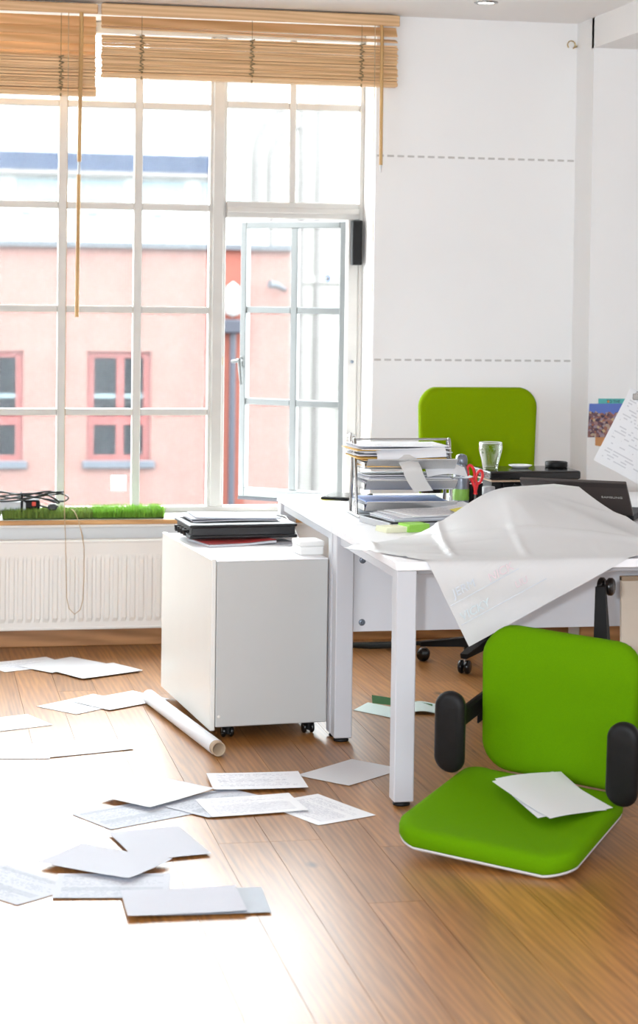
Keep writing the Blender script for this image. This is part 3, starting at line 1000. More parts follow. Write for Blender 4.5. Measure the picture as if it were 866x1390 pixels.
pput(MB().box((0.16, 0.0, 0.592), (0.475, 0.055, 0.632), 0.008, seg=2), 'strip_body', 'clear_grey')
pput(MB().box((0.455, 0.002, 0.594), (0.535, 0.053, 0.640), 0.012, seg=2), 'strip_end', 'black_plastic')
pput(MB().box((0.498, -0.003, 0.612), (0.516, 0.003, 0.630), 0.003), 'rocker_switch', 'red_glow')
pput(MB().tube([(0.455, -0.004, 0.590), (0.455, -0.006, 0.66), (0.455, 0.06, 0.665), (0.455, 0.062, 0.590)], 0.005, 6, closed=True), 'cable_tie', 'black_plastic')
for kk, (xa, xb, zt, ry, dz) in enumerate(((0.20, 0.64, 0.690, 0.06, 0), (0.22, 0.66, 0.678, 0.045, 0.002), (0.18, 0.62, 0.668, 0.05, -0.002))):
    pts = []
    for k in range(28):
        a = 2 * PI * k / 28
        cx, rx = (xa + xb) / 2, (xb - xa) / 2
        pts.append((cx + rx * math.cos(a), 0.05 + ry * math.sin(a), 0.628 + (zt - 0.628) * (0.55 + 0.45 * math.sin(a * 2 + 1.9 + kk)) - 0.022 * sstep(0.55, 0.66, cx + rx * math.cos(a)) + dz))
    pput(MB().tube(pts, 0.0042, 6, closed=True), 'cable_loop', 'cable_black')
pput(MB().tube([(0.53, 0.02, 0.612), (0.57, -0.02, 0.606), (0.60, -0.015, 0.604), (0.61, 0.0, 0.61)], 0.004, 6).box((0.566, -0.03, 0.594), (0.606, 0.006, 0.622), 0.008), 'mains_plug', 'cable_black')

o = MB().box((1.575, -0.02, 0.5545), (1.625, 0.015, 0.566), 0.002).box((1.583, -0.018, 0.566), (1.60, 0.012, 0.574), 0.002).box((1.606, -0.018, 0.566), (1.622, 0.01, 0.571), 0.002)
tag(o.build('window_catch', 'ext_lead'), 'small dark metal window catch lying on the white sill', 'window catch')

# ------------------------------------------------------------------ wall details
for z, lab in ((2.169, 'upper dashed line of grey marks across the white back wall'), (1.2575, 'lower dashed line of grey marks on the wall above the green chair')):
    root = empty('dashed_wall_line', (2.01, 0.0, z))
    tag(root, lab, 'wall marking', 'dashed wall lines')
    pr_ = None
    for k in range(20):
        if k == 0:
            pr_ = MB().box((0, -0.0012, -0.0045), (0.031, 0.0, 0.0045), 0.0005).build('dash', 'dash_grey', root)
            o = pr_
        else:
            o = link_copy(pr_, 'dash', root)
        o.location = (0.003 + k * 0.0468, 0, 0)
hk = empty('ceiling_hook', (2.925, -0.002, 2.692))
tag(hk, 'small brass cup hook screwed in near the ceiling corner', 'hook')
pts = [(0.018 * math.cos(a) - 0.02, -0.018, 0.018 * math.sin(a)) for a in [math.radians(d) for d in range(-60, 230, 24)]]
MB().tube(list(pts), 0.003, 6).build('hook_bend', 'brass', hk)
MB().tube([(-0.011, -0.018, -0.0156), (0.008, -0.012, -0.006), (0.010, 0.002, 0.0)], 0.003, 6).lathe([(0, -0.003), (0.009, -0.002), (0.009, 0)], 12, Matrix.Translation((0.010, 0.002, 0)) @ Matrix.Rotation(PI / 2, 4, 'X')).build('hook_stem', 'brass', hk)


def downlight(x, y, label):
    root = empty('recessed_downlight', (x, y, 2.79))
    tag(root, label, 'ceiling light', 'recessed downlights')
    MB().lathe([(0.036, -0.001), (0.036, -0.006), (0.050, -0.004), (0.052, 0.0)], 28).build('bezel', 'chrome', root)
    MB().lathe([(0.0, -0.003), (0.036, -0.003), (0.036, -0.001), (0, -0.001)], 28).build('lens', 'lamp_lens', root)
    return root


downlight(2.355, -0.525, 'round recessed downlight glowing at the top picture edge')

# ------------------------------------------------------------------ desks
def desk(x0, x1, y0, y1, label, panel):
    root = empty('office_desk', ((x0 + x1) / 2, (y0 + y1) / 2, 0))
    tag(root, label, 'desk', 'white bench desks')
    inv = Matrix.Translation(-root.location)

    def dput(mb, nm, mt, par=None):
        o = mb.build(nm, mt); o.data.transform(inv); o.parent = par or root; return o
    dput(MB().box((x0, y0, 0.718), (x1, y1, 0.745), 0.002), 'desktop', 'desk_laminate')
    L = 0.062
    for lx in (x0 + 0.004, x1 - L - 0.004):
        for ly in (y0 + 0.006, y1 - L - 0.006):
            leg = dput(MB().box((lx, ly, 0.014), (lx + L, ly + L, 0.718), 0.003), 'leg', 'desk_steel')
            M = Matrix.Translation((lx + L / 2, ly + L / 2, 0))
            dput(MB().lathe([(0, 0), (0.026, 0), (0.027, 0.004), (0.022, 0.014), (0, 0.014)], 16, M), 'foot', 'black_plastic', leg)
        dput(MB().box((lx + 0.012, y0 + 0.07, 0.684), (lx + 0.05, y1 - 0.07, 0.718), 0.002), 'side_rail', 'desk_steel')
    for ly in (y0 + 0.16, y1 - 0.18):
        dput(MB().box((x0 + 0.07, ly, 0.684), (x1 - 0.07, ly + 0.04, 0.718), 0.002), 'cross_rail', 'desk_steel')
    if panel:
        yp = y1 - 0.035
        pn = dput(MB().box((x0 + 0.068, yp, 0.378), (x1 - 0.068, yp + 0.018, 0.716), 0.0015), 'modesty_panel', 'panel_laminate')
        for bx_ in (x0 + 0.104, x1 - 0.104):
            for bz in (0.627, 0.410):
                M = Matrix.Translation((bx_, yp, bz)) @ Matrix.Rotation(PI / 2, 4, 'X')
                dput(MB().lathe([(0.004, 0.0025), (0.010, 0.003), (0.012, 0.0)], 14, M).lathe([(0.0, 0.001), (0.004, 0.0012), (0.004, 0.0025)], 8, M), 'bolt', 'bolt_metal', pn)
    return root


desk(1.420, 3.02, -2.892, -1.943, 'white desk in front, half covered by the large translucent sheet', True)
desk(1.420, 3.02, -1.938, -0.870, 'white desk behind, carrying the letter trays and spray can', False)

# ------------------------------------------------------------------ pedestal cabinet
cab = empty('pedestal_cabinet', (1.003, -1.935, 0), math.radians(5.2))
tag(cab, 'tall white pedestal cabinet on castors beside the desk legs', 'cabinet')
CWD, CDP, CB, CTP = 0.418, 0.80, 0.048, 0.625
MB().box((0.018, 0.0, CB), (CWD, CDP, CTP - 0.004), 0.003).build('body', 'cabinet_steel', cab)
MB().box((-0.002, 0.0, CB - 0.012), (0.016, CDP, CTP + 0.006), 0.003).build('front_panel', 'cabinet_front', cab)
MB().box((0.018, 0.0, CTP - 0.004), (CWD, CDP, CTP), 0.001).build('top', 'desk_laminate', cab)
for cx in (0.075, CWD - 0.05):
    for cy in (0.06, CDP - 0.07):
        c = MB().box((cx - 0.018, cy - 0.018, 0.036), (cx + 0.018, cy + 0.018, CB), 0.002)
        c.box((cx - 0.006, cy - 0.016, 0.012), (cx + 0.006, cy + 0.02, 0.040), 0.002)
        ca = c.build('castor', 'black_plastic', cab)
        for sx_ in (-0.014, 0.014):
            M = Matrix.Translation((cx + sx_ - 0.006, cy, 0.021)) @ Matrix.Rotation(PI / 2, 4, 'Y')
            MB().lathe([(0, 0), (0.018, 0), (0.021, 0.003), (0.021, 0.009), (0.018, 0.012), (0, 0.012)], 18, M).build('castor_wheel', 'black_gloss', ca)
MB().lathe([(0, 0.0015), (0.005, 0.001), (0.006, 0)], 10, Matrix.Translation((0.03, 0.0, 0.085)) @ Matrix.Rotation(PI / 2, 4, 'X')).build('screw_cap', 'cabinet_front', cab)

# things on the cabinet
CZ = 0.625
fo = empty('leather_portfolio', (1.176, -1.33, 0.644), math.radians(4))
tag(fo, 'thick black leather zip portfolio on top of the white cabinet', 'portfolio')
MB().box((-0.200, -0.14, 0.0), (0.208, 0.15, 0.012), 0.005, seg=2).build('lower_cover', 'black_leather', fo)
MB().box((-0.200, -0.14, 0.040), (0.208, 0.15, 0.052), 0.005, seg=2).build('upper_cover', 'black_leather', fo)
MB().box((-0.190, -0.136, 0.010), (0.200, 0.145, 0.042), 0.004, seg=2).build('spine', 'black_leather', fo)
for k in range(4):
    MB().tube([(-0.198, -0.11 + k * 0.05, 0.026), (-0.218, -0.115 + k * 0.05, 0.030), (-0.214, -0.118 + k * 0.05, 0.012)], 0.007, 6).build('binder_ring', 'black_gloss', fo)
for k, (dx, dy, rz_, mt, lab) in enumerate(((0.0, 0.0, 3, 'paper_cool', 'loose white sheet lying directly on the black portfolio'),
                                            (-0.01, 0.02, 5, 'paper_grey', 'grey sheet in the pile on the black portfolio'),
                                            (0.015, 0.01, 2, 'paper_cool', 'topmost white sheet on the black portfolio'))):
    M = Matrix.Translation((1.165 + dx, -1.29 + dy, 0.6975 + k * 0.0055)) @ Matrix.Rotation(math.radians(rz_), 4, 'Z')
    o = MB().sheet(lambda u, v: (-0.16 + 0.32 * u, -0.105 + 0.21 * v, 0.003 * math.sin(3 * u + k) + 0.003), 10, 6, 0.003, M).build('paper_sheet', mt)
    tag(o, lab, 'paper', 'papers on the portfolio')
M = Matrix.Translation((1.155, -1.52, 0.6255)) @ Matrix.Rotation(math.radians(14), 4, 'Z')
mg = empty('magazine', (1.155, -1.50, 0.6255))
tag(mg, 'red-covered magazine half under the black portfolio', 'magazine')
iv = Matrix.Translation((-1.155, 1.50, -0.6255))
for nm, mt, z0, fn in (('cover', 'red_cover', 0.010, lambda u, v: (-0.12 + 0.27 * u, -0.02 + 0.21 * v, 0.011 + 0.007 * sstep(0.5, 1, u) * (1 - v))),
                       ('pages', 'paper_grey', 0.0, lambda u, v: (-0.118 + 0.266 * u, -0.024 + 0.21 * v, 0.008 + 0.006 * sstep(0.5, 1, u) * (1 - v)))):
    o = MB().sheet(fn, 10, 6, 0.0012 if nm == 'cover' else 0.0075, M).build(nm, mt); o.data.transform(iv); o.parent = mg
M = Matrix.Translation((1.345, -1.47, 0.6258)) @ Matrix.Rotation(math.radians(30), 4, 'Z')
o = MB().sheet(lambda u, v: (-0.05 + 0.10 * u, -0.08 + 0.16 * v, 0.0012 + 0.001 * u), 6, 6, 0.0008, M).build('leaflet', 'paper_form')
tag(o, 'small blue and white leaflet between the magazine and the white box', 'leaflet')
bx = empty('white_box', (1.372, -1.765, CZ), math.radians(6))
tag(bx, 'small white lidded plastic box on the cabinet corner by the desk', 'box')
MB().box((-0.044, -0.05, 0), (0.044, 0.05, 0.030), 0.004, seg=2).build('box_base', 'white_plastic', bx)
MB().box((-0.046, -0.052, 0.030), (0.046, 0.052, 0.050), 0.005, seg=2).build('box_lid', 'white_plastic', bx)
o = MB().tube([(1.35, -1.20, 0.702), (1.385, -1.25, 0.698), (1.400, -1.34, 0.668), (1.398, -1.46, 0.636), (1.372, -1.57, 0.630), (1.350, -1.68, 0.6295)], 0.0035, 6).build('white_cable', 'white_plastic')
tag(o, 'thin white cable curling off the portfolio behind the white box', 'cable')

# poster tube on the floor
a = Vector((0.868, -1.27, 0.0265)); b = Vector((0.9985, -2.165, 0.0265))
tb = empty('poster_tube', (a + b) / 2)
tag(tb, 'white rolled poster tube lying against the cabinet foot', 'poster tube')
ax = (b - a); Lt = ax.length
M = Matrix.Translation(a - (a + b) / 2) @ ax.to_track_quat('Z', 'Y').to_matrix().to_4x4()
MB().lathe([(0.0235, 0), (0.026, 0), (0.026, Lt - 0.032), (0.0245, Lt - 0.030)], 24, M).build('paper_roll', 'paper_plain', tb)
MB().lathe([(0.0245, Lt - 0.034), (0.0245, Lt), (0.0205, Lt), (0.0205, 0.02), (0.0, 0.02)], 24, M).build('cardboard_core', 'cardboard', tb)

# ------------------------------------------------------------------ office chairs
def office_chair(name, SZ, label, arms=True, star=270.0, fabric='green_fabric'):
    root = empty(name)
    tag(root, label, 'office chair', 'lime green office chairs')
    T = Matrix.Translation((0, 0, SZ))

    def put(mb, nm, mt, par=None):
        o = mb.build(nm, mt); o.parent = par or root; return o
    # seat cushion: top surface at z = SZ
    def sd(x, y, z):
        yy = y + 0.012
        z2 = z - 0.035 * sstep(0.10, 0.26, yy) ** 1.3 - 0.006 * (1 - (x / 0.25) ** 2) * (1 if z > -0.03 else 0)
        z2 += 0.010 * (abs(x) / 0.25) ** 3
        wx = x * (1.0 - 0.07 * sstep(-0.02, -0.25, yy))
        return (wx, yy, z2)
    prof = [(0.018, -0.062), (0.004, -0.056), (0.0, -0.042), (0.0, -0.022), (0.006, -0.008), (0.020, 0.0)]
    put(cushion(MB(), 0.244, 0.220, 0.085, prof, sd, M=T), 'seat', fabric)
    put(cushion(MB(), 0.232, 0.208, 0.08, [(0.03, -0.090), (0.0, -0.075), (0.0, -0.060)], sd, M=T), 'seat_shell', 'pale_plastic')
    # backrest: local (x, h, d) -> x, z=h, y
    BH0, BH1 = 0.050, 0.568
    hc = (BH0 + BH1) / 2; hh = (BH1 - BH0) / 2

    def bd(x, h, d):
        hz = h + hc
        y = -0.206 - 0.010 * math.sin(PI * min(1.0, max(0.0, (hz - 0.06) / 0.52))) + 0.029 * (x / 0.26) ** 2 + d
        wx = x * (1.0 - 0.05 * sstep(0.30, 0.06, hz))
        zz = hz + 0.028 * (1 - (x / 0.26) ** 2) * sstep(0.35, 0.58, hz)
        return (wx, y, zz)
    bp = [(0.012, -0.036), (0.003, -0.034), (0.0, -0.028), (0.0, -0.008), (0.004, 0.006), (0.012, 0.014), (0.026, 0.019), (0.045, 0.020)]
    flip = Matrix(((1, 0, 0, 0), (0, 1, 0, 0), (0, 0, 1, 0), (0, 0, 0, 1)))
    put(cushion(MB(), 0.262, hh, 0.070, bp, bd, M=T @ flip), 'backrest', fabric)
    put(cushion(MB(), 0.260, hh - 0.002, 0.069, [(0.05, -0.046), (0.012, -0.045), (0.002, -0.041), (0.0, -0.036), (0.004, -0.030)], bd, M=T), 'back_shell', 'pale_plastic')
    put(MB().box((-0.03, -0.272, 0.10), (0.03, -0.258, 0.34), 0.008, T).tube([(0, -0.262, 0.12), (0, -0.255, 0.0), (0, -0.20, -0.085), (0, -0.05, -0.10)], 0.020, 10, True, T), 'back_support', 'black_plastic')
    tagm = MB().box((-0.252, -0.07, -0.045), (-0.247, -0.045, -0.005), 0.001, T)
    put(tagm, 'care_tag', 'black_plastic')
    if arms:
        for s_ in (-1, 1):
            ar = MB()
            ar.box((min(s_ * 0.12, s_ * 0.272), -0.055, -0.100), (max(s_ * 0.12, s_ * 0.272), -0.005, -0.082), 0.005, T)
            ar.box((min(s_ * 0.258, s_ * 0.282), -0.060, -0.100), (max(s_ * 0.258, s_ * 0.282), 0.0, 0.165), 0.008, T)
            a_ = put(ar, 'arm_bracket', 'black_plastic')
            pad = MB()
            cushion(pad, 0.046, 0.123, 0.045, [(0.012, -0.034), (0.002, -0.028), (0.0, -0.018), (0.0, -0.008), (0.006, -0.001), (0.016, 0.002)],
                    lambda x, y, z: (x, y, z - 0.010 * sstep(0.02, 0.13, abs(y))), M=T @ Matrix.Translation((s_ * 0.264, -0.043, 0.190)), rings=4)
            put(pad, 'arm_pad', 'black_plastic', a_)
    put(MB().box((-0.085, -0.11, -0.135), (0.085, 0.10, -0.085), 0.012, T, 2), 'tilt_mechanism', 'black_plastic')
    put(MB().tube([(0.08, 0.03, -0.11), (0.20, 0.04, -0.112), (0.232, 0.045, -0.110)], [0.006, 0.006, 0.010], 8, True, T).box((0.215, 0.022, -0.118), (0.262, 0.062, -0.102), 0.005, T), 'tilt_lever', 'black_plastic')
    put(MB().tube([(0, 0, 0.10), (0, 0, SZ - 0.12)], [0.027, 0.027], 14).tube([(0, 0, 0.09), (0, 0, SZ * 0.55)], 0.034, 14), 'gas_lift', 'black_plastic')
    put(MB().lathe([(0, 0.125), (0.045, 0.12), (0.055, 0.095), (0.050, 0.06), (0, 0.058)], 20), 'base_hub', 'black_plastic')
    for k in range(5):
        an = math.radians(star) + 2 * PI * k / 5
        M = Matrix.Rotation(an, 4, 'Z')
        sp_ = MB().add([(0.03, -0.026, 0.115), (0.03, 0.026, 0.115), (0.28, 0.016, 0.082), (0.28, -0.016, 0.082), (0.03, -0.022, 0.070), (0.03, 0.022, 0.070), (0.28, 0.013, 0.062), (0.28, -0.013, 0.062)],
                       [(0, 3, 2, 1), (4, 5, 6, 7), (0, 1, 5, 4), (2, 3, 7, 6), (0, 4, 7, 3), (1, 2, 6, 5)], M)
        so = put(sp_, 'base_spoke', 'black_plastic')
        for w_ in (-1, 1):
            Mw = M @ Matrix.Translation((0.268, w_ * 0.014, 0.028)) @ Matrix.Rotation(PI / 2, 4, 'X')
            put(MB().lathe([(0, -0.009), (0.024, -0.009), (0.028, -0.005), (0.028, 0.005), (0.024, 0.009), (0, 0.009)], 18, Mw), 'castor_wheel', 'black_gloss', so)
        put(MB().tube([tuple(M @ Vector((0.268, 0, 0.028))), tuple(M @ Vector((0.268, 0, 0.066)))], 0.008, 8), 'castor_stem', 'chrome', so)
    return root


# toppled chair: lying on its back, seat upright, backrest flat towards the camera
SZ1 = 0.50
fc = office_chair('office_chair', SZ1, 'lime green office chair toppled onto its back in front of the desk', star=95.0)
RM = Matrix(((0.778, -0.032, -0.628), (-0.625, -0.138, -0.768), (-0.061, 0.990, -0.127)))
q = RM.to_quaternion()
seat_pos = Vector((1.846, -3.146, 0.3215))
fc.rotation_mode = 'QUATERNION'
fc.rotation_quaternion = q
fc.location = seat_pos + q @ Vector((0, 0, -SZ1))

rc = office_chair('office_chair', 0.575, 'lime green office chair standing upright behind the far desk', fabric='green_fabric_yellowish')
rc.location = (2.372, -0.635, 0)
rc.rotation_euler = (0, 0, PI)

# papers on the toppled chair
for k, (dx, dy, rz_, mt, lab) in enumerate(((0.0, 0.0, -6, 'paper_plain', 'lower white sheet resting on the toppled green backrest'),
                                            (0.01, 0.012, 3, 'paper_plain', 'upper white sheet on the toppled green backrest'))):
    # sheet lies on the backrest cushion, in the chair's own frame (x across, z along the backrest)
    M = Matrix.Translation(fc.location) @ q.to_matrix().to_4x4() @ Matrix.Translation((0.058 + dx, -0.164 + k * 0.0045, SZ1 + 0.190 + dy)) @ Matrix.Rotation(math.radians(-38 + rz_), 4, 'Y') @ Matrix.Rotation(-PI / 2, 4, 'X')
    o = MB().sheet(lambda u, v: (-0.148 + 0.297 * u, -0.105 + 0.21 * v, 0.012 * (u - 0.5) ** 2 + 0.004 * math.sin(4 * v + k)), 12, 8, 0.0008, M).build('paper_sheet', mt)
    tag(o, lab, 'paper', 'papers on the toppled chair')

# cream board leaning on the modesty panel at the right edge
M = Matrix.Translation((2.66, -2.03, 0.0)) @ Matrix.Rotation(math.radians(-4), 4, 'X')
pc = empty('cream_board', (2.66, -2.03, 0.0))
tag(pc, 'cream board leaning against the desk panel at the right picture edge', 'board')
o = MB().box((-0.203, -0.012, 0.001), (0.203, 0.006, 0.56), 0.002, Matrix.Rotation(math.radians(-3), 4, 'X')).build('board_face', 'cream_board', pc)
MB().box((-0.203, -0.016, 0.545), (0.203, 0.010, 0.562), 0.002, Matrix.Rotation(math.radians(-3), 4, 'X')).build('board_edge', 'cardboard', pc)

# ------------------------------------------------------------------ drafting film over the near desk
film = empty('drafting_sheet', (1.75, -2.5, 0.745))
tag(film, 'large translucent white sheet with faint names draped over the desk edge', 'plastic sheet')
iv = Matrix.Translation((-1.75, 2.5, -0.745))
TU = Vector((0.888, 0.460)); TV = Vector((-0.460, 0.888))
T2 = Vector((1.648, -0.262))
FW, FL = 0.945, 0.690
rf = random.Random(5)


def wr(a, b):
    return (0.0035 * math.sin(23 * a + 9 * b) + 0.003 * math.sin(31 * b - 13 * a + 1.0) + 0.002 * math.sin(55 * a + 41 * b))


def film_pt(u, v, off=0.0):
    a = u * FW; b = v * FL
    x, s = T2 + TU * a + TV * b
    if s < 0:
        d = -s
        r = 0.008
        y = -2.892 - 0.005 - off
        # soft roll over the edge
        yb = y - 0.006 * math.sin(min(1, d / 0.12) * PI) - 0.003 * math.sin(6 * a + 1)
        return Vector((x, yb, 0.7475 - d))
    # lifted corner rests on the laptop lid
    ramp = 0.10 * sstep(0.0, 0.35, u) + 0.90 * sstep(0.24, 0.72, u)
    h = 0.152 * ramp * min(1.0, s / 0.68) ** (1.0 + 1.6 * sstep(0.76, 1.0, u))
    h += 0.014 * max(0.0, 1 - abs(u - 0.72 + 0.30 * (1 - v)) / 0.12) * sstep(0.30, 0.75, v) * (1 - sstep(0.8, 0.98, v))
    h += 0.008 * max(0.0, 1 - abs(math.sin(7.5 * a + 5.5 * b + 0.4)) / 0.30) * sstep(0.03, 0.14, s) * sstep(0.95, 0.5, v) * sstep(0.0, 0.12, u)
    h += 0.008 * max(0.0, 1 - abs(math.sin(11 * a - 8 * b + 1.1)) / 0.22) * sstep(0.02, 0.10, s) * sstep(0.75, 0.3, u) * sstep(0.0, 0.10, u)
    h += 0.005 * max(0.0, 1 - abs(math.sin(15 * a + 19 * b + 2.0)) / 0.25) * sstep(0.02, 0.10, s) * sstep(0.6, 0.2, u)
    # left corner overhangs the desk side and sags slightly
    edge = sstep(1.43, 1.33, x)
    return Vector((x, -2.892 + s, 0.7475 + 0.0015 + h - 0.004 * edge + off))


o = MB().sheet(film_pt, 84, 64, 0.0005).build('film', 'drafting_film'); o.data.transform(iv); o.parent = film
# faint marker names and ruled lines on the hanging flap


def flap_M(x, z, off=0.0125):
    # text frame: local x along TU (in x,z plane), local y up, normal to -Y
    ang = math.atan2(TU.y, TU.x)
    return Matrix.Translation((x, -2.892 - 0.0065 - off, z)) @ Matrix.Rotation(-ang, 4, 'Y') @ Matrix.Rotation(PI / 2, 4, 'X')


for txt, x, z, sz, mt in (('NICK', 1.740, 0.712, 0.036, 'ink_pink'), ('JERM', 1.626, 0.664, 0.036, 'ink_blue'), ('VICKY', 1.662, 0.598, 0.036, 'ink_teal'), ('LIU', 1.806, 0.680, 0.030, 'ink_pink')):
    o = text_mesh('handwriting', txt, sz, mt, film, iv @ flap_M(x, z, 0.0105), 0.0003, 0.15)
for (x0, z0, ln) in ((1.585, 0.612, 0.24), (1.620, 0.553, 0.30)):
    b_ = MB().box((0, -0.0010, -0.0003), (ln, 0.0010, 0.0003), 0, flap_M(x0, z0, 0.0105))
    o = b_.build('ruled_line', 'ink_blue'); o.data.transform(iv); o.parent = film

# ------------------------------------------------------------------ laptop with its back to the camera
lp = empty('laptop', (2.425, -1.739, 0.745), math.radians(-30))
tag(lp, 'dark brown laptop, lid back to the camera beside the draped sheet', 'laptop')
MB().box((-0.190, -0.135, 0.004), (0.190, 0.15, 0.026), 0.005, seg=2).build('base', 'black_plastic', lp)
for sx_ in (-0.16, 0.16):
    for sy_ in (-0.11, 0.12):
        MB().lathe([(0, 0), (0.008, 0), (0.008, 0.005), (0, 0.005)], 10, Matrix.Translation((sx_, sy_, 0))).build('rubber_foot', 'black_plastic', lp)
TL = math.radians(52)          # lid leans towards the camera
ML = Matrix.Translation((0.0, -0.138, 0.026)) @ Matrix.Rotation(TL, 4, 'X')
LH = 0.215
lid = MB().box((-0.190, -0.004, 0.0), (0.190, 0.006, LH), 0.004, ML, 2).build('lid', 'laptop_lid', lp)
MB().box((-0.190, -0.0052, LH - 0.032), (0.190, -0.003, LH - 0.003), 0.001, ML).build('lid_band', 'laptop_band', lid)
MB().box((-0.172, 0.006, 0.014), (0.172, 0.0075, LH - 0.014), 0.0005, ML).build('screen', 'black_gloss', lid)
for hx in (-0.13, 0.13):
    MB().tube([(hx - 0.03, -0.138, 0.026), (hx + 0.03, -0.138, 0.026)], 0.007, 10).build('hinge', 'black_plastic', lp)
text_mesh('brand_lettering', 'SAMSUNG', 0.0165, 'logo_silver', lid, ML @ Matrix.Translation((0.128, -0.0048, 0.120)) @ Matrix.Rotation(PI / 2, 4, 'X'), 0.0006)

# ------------------------------------------------------------------ letter tray
TX0, TX1, TYF, TYB = 1.575, 1.905, -1.76, -1.52
tr_ = empty('letter_tray', ((TX0 + TX1) / 2, -1.64, 0.745))
tag(tr_, 'silver three-tier letter tray overflowing with papers on the far desk', 'letter tray')
iv = Matrix.Translation((-(TX0 + TX1) / 2, 1.64, -0.745))


def tput(mb, nm, mt, par=None):
    o = mb.build(nm, mt); o.data.transform(iv); o.parent = par or tr_; return o


for xx in (TX0 - 0.012, TX1 + 0.012):
    yt = -1.64
    b_ = MB()
    b_.tube([(xx, yt - 0.055, 0.750), (xx, yt - 0.012, 1.012), (xx, yt - 0.005, 1.022), (xx, yt + 0.005, 1.022), (xx, yt + 0.012, 1.012), (xx, yt + 0.055, 0.750)], 0.0062, 8)
    b_.tube([(xx, yt - 0.115, 0.7512), (xx, yt + 0.115, 0.7512)], 0.0062, 8)
    tput(b_, 'end_frame', 'chrome')
tput(MB().tube([(TX0 - 0.012, -1.64, 1.022), (TX1 + 0.012, -1.64, 1.022)], 0.004, 8), 'top_bar', 'chrome')
for zt in (0.775, 0.852, 0.926):
    # shallow tray with sides and a lip flaring towards the camera
    prof = [(-0.175, 0.036), (-0.140, 0.006), (-0.125, 0.0), (0.120, 0.0), (0.124, 0.030)]
    vs = []; fs = []
    for xx in (TX0, TX1):
        for (py_, pz_) in prof:
            vs.append((xx, -1.64 + py_, zt + pz_))
    n_ = len(prof)
    for i in range(n_ - 1):
        fs.append((i, i + 1, n_ + i + 1, n_ + i))
    b_ = MB()
    vv = [Vector(p_) for p_ in vs]
    b_.add(vv + [p_ + Vector((0, -0.0008, -0.002)) for p_ in vv], fs + [tuple(2 * n_ + j for j in reversed(f)) for f in fs])
    for xx in (TX0, TX1):
        b_.box((xx - 0.001, -1.765, zt), (xx + 0.001, -1.52, zt + 0.022))
        b_.box((xx - (0.012 if xx == TX0 else 0.0), -1.645, zt + 0.004), (xx + (0.0 if xx == TX0 else 0.012), -1.635, zt + 0.016))
    b_.tube([(TX0, -1.64 - 0.175, zt + 0.036), (TX1, -1.64 - 0.175, zt + 0.036)], 0.0028, 6)
    tput(b_, 'tray', 'mesh_metal')


def stack(name, cx, cy, z, n, w_, d_, mats, label, seed, dz=0.0035, cat='paper stack', curl=0.006, rot=4, ox=0.012):
    root = empty(name, (cx, cy, z))
    tag(root, label, cat)
    rg = random.Random(seed)
    for k in range(n):
        M = Matrix.Translation((rg.uniform(-ox, ox), rg.uniform(-ox, ox), 0.0012 + k * dz)) @ Matrix.Rotation(math.radians(rg.uniform(-rot, rot)), 4, 'Z')
        c1 = rg.uniform(0, curl); ph = rg.uniform(0, 6)
        MB().sheet(lambda u, v: (-w_ / 2 + w_ * u, -d_ / 2 + d_ * v, c1 * (1 - v) ** 2 * 0.6 + 0.0008 * math.sin(5 * u + ph) + 0.001), 10, 6, min(dz * 0.8, 0.003), M).build('paper_sheet', mats[k % len(mats)], root)
    return root


stack('paper_stack', 1.740, -1.662, 0.776, 7, 0.30, 0.215, ('paper_cool', 'blue_plastic', 'paper_cool', 'blue_plastic', 'paper_grey', 'paper_cool', 'blue_plastic'), 'bluish papers and folders in the bottom letter tray', 1, 0.0050)
stack('paper_stack', 1.742, -1.668, 0.853, 9, 0.305, 0.225, ('paper_plain', 'paper_cool', 'paper_plain'), 'white papers heaped in the middle letter tray', 2, 0.0050, curl=0.012)
stack('paper_stack', 1.735, -1.660, 0.927, 6, 0.305, 0.225, ('paper_grey', 'manila', 'paper_plain', 'paper_cool'), 'white papers and manila in the top letter tray', 3, 0.0050, curl=0.010)
stack('paper_stack', 1.720, -1.650, 0.962, 9, 0.33, 0.225, ('manila', 'paper_plain', 'paper_cool', 'paper_plain', 'paper_plain'), 'highest heap of loose papers spilling over the letter tray top', 4, 0.0052, rot=5, ox=0.016)


def rec(u, v):
    # long till receipt hanging out of the top tray over the lower ones
    s = v
    x = 1.688 + 0.070 * u + 0.055 * s - 0.012 * math.sin(PI * s)
    y = -1.785 - 0.045 * sstep(0.0, 0.35, s) - 0.008 * math.sin(4 * s)
    z = 0.966 - 0.118 * s + 0.010 * math.sin(PI * u) * (1 - s) + 0.004 * u
    return (x, y, z)


o = MB().sheet(rec, 6, 14, 0.0005).build('till_receipt', 'receipt_paper')
tag(o, 'creased grey till receipt hanging down the front of the letter tray', 'receipt')
o = MB().sheet(lambda u, v: (1.615 + 0.255 * u, -1.79 - 0.008 * math.sin(PI * v) + 0.03 * v, 0.958 + 0.034 * v + 0.012 * u), 10, 5, 0.0006).build('white_envelope', 'paper_plain')
tag(o, 'white envelope standing across the front of the top tray', 'envelope')
o = MB().sheet(lambda u, v: (1.800 + 0.150 * u, -1.79 + 0.05 * v, 0.896 + 0.045 * v * (1 - 0.3 * u) + 0.012 * math.sin(PI * u)), 10, 5, 0.0006).build('curled_paper', 'paper_plain')
tag(o, 'curled white paper poking out of the middle tray', 'paper')
o = MB().sheet(lambda u, v: (1.905 + 0.095 * u, -1.72 + 0.05 * v + 0.03 * u, 0.878 + 0.012 * u + 0.004 * math.sin(6 * u)), 8, 4, 0.0006).build('paper_strip', 'paper_grey')
tag(o, 'narrow strip of paper sticking out of the tray toward the spray can', 'paper')
o = MB().box((1.60, -1.57, 0.746), (1.72, -1.50, 0.772), 0.004).build('card_box', 'clear_grey')
tag(o, 'pale box tucked below the letter tray', 'box')

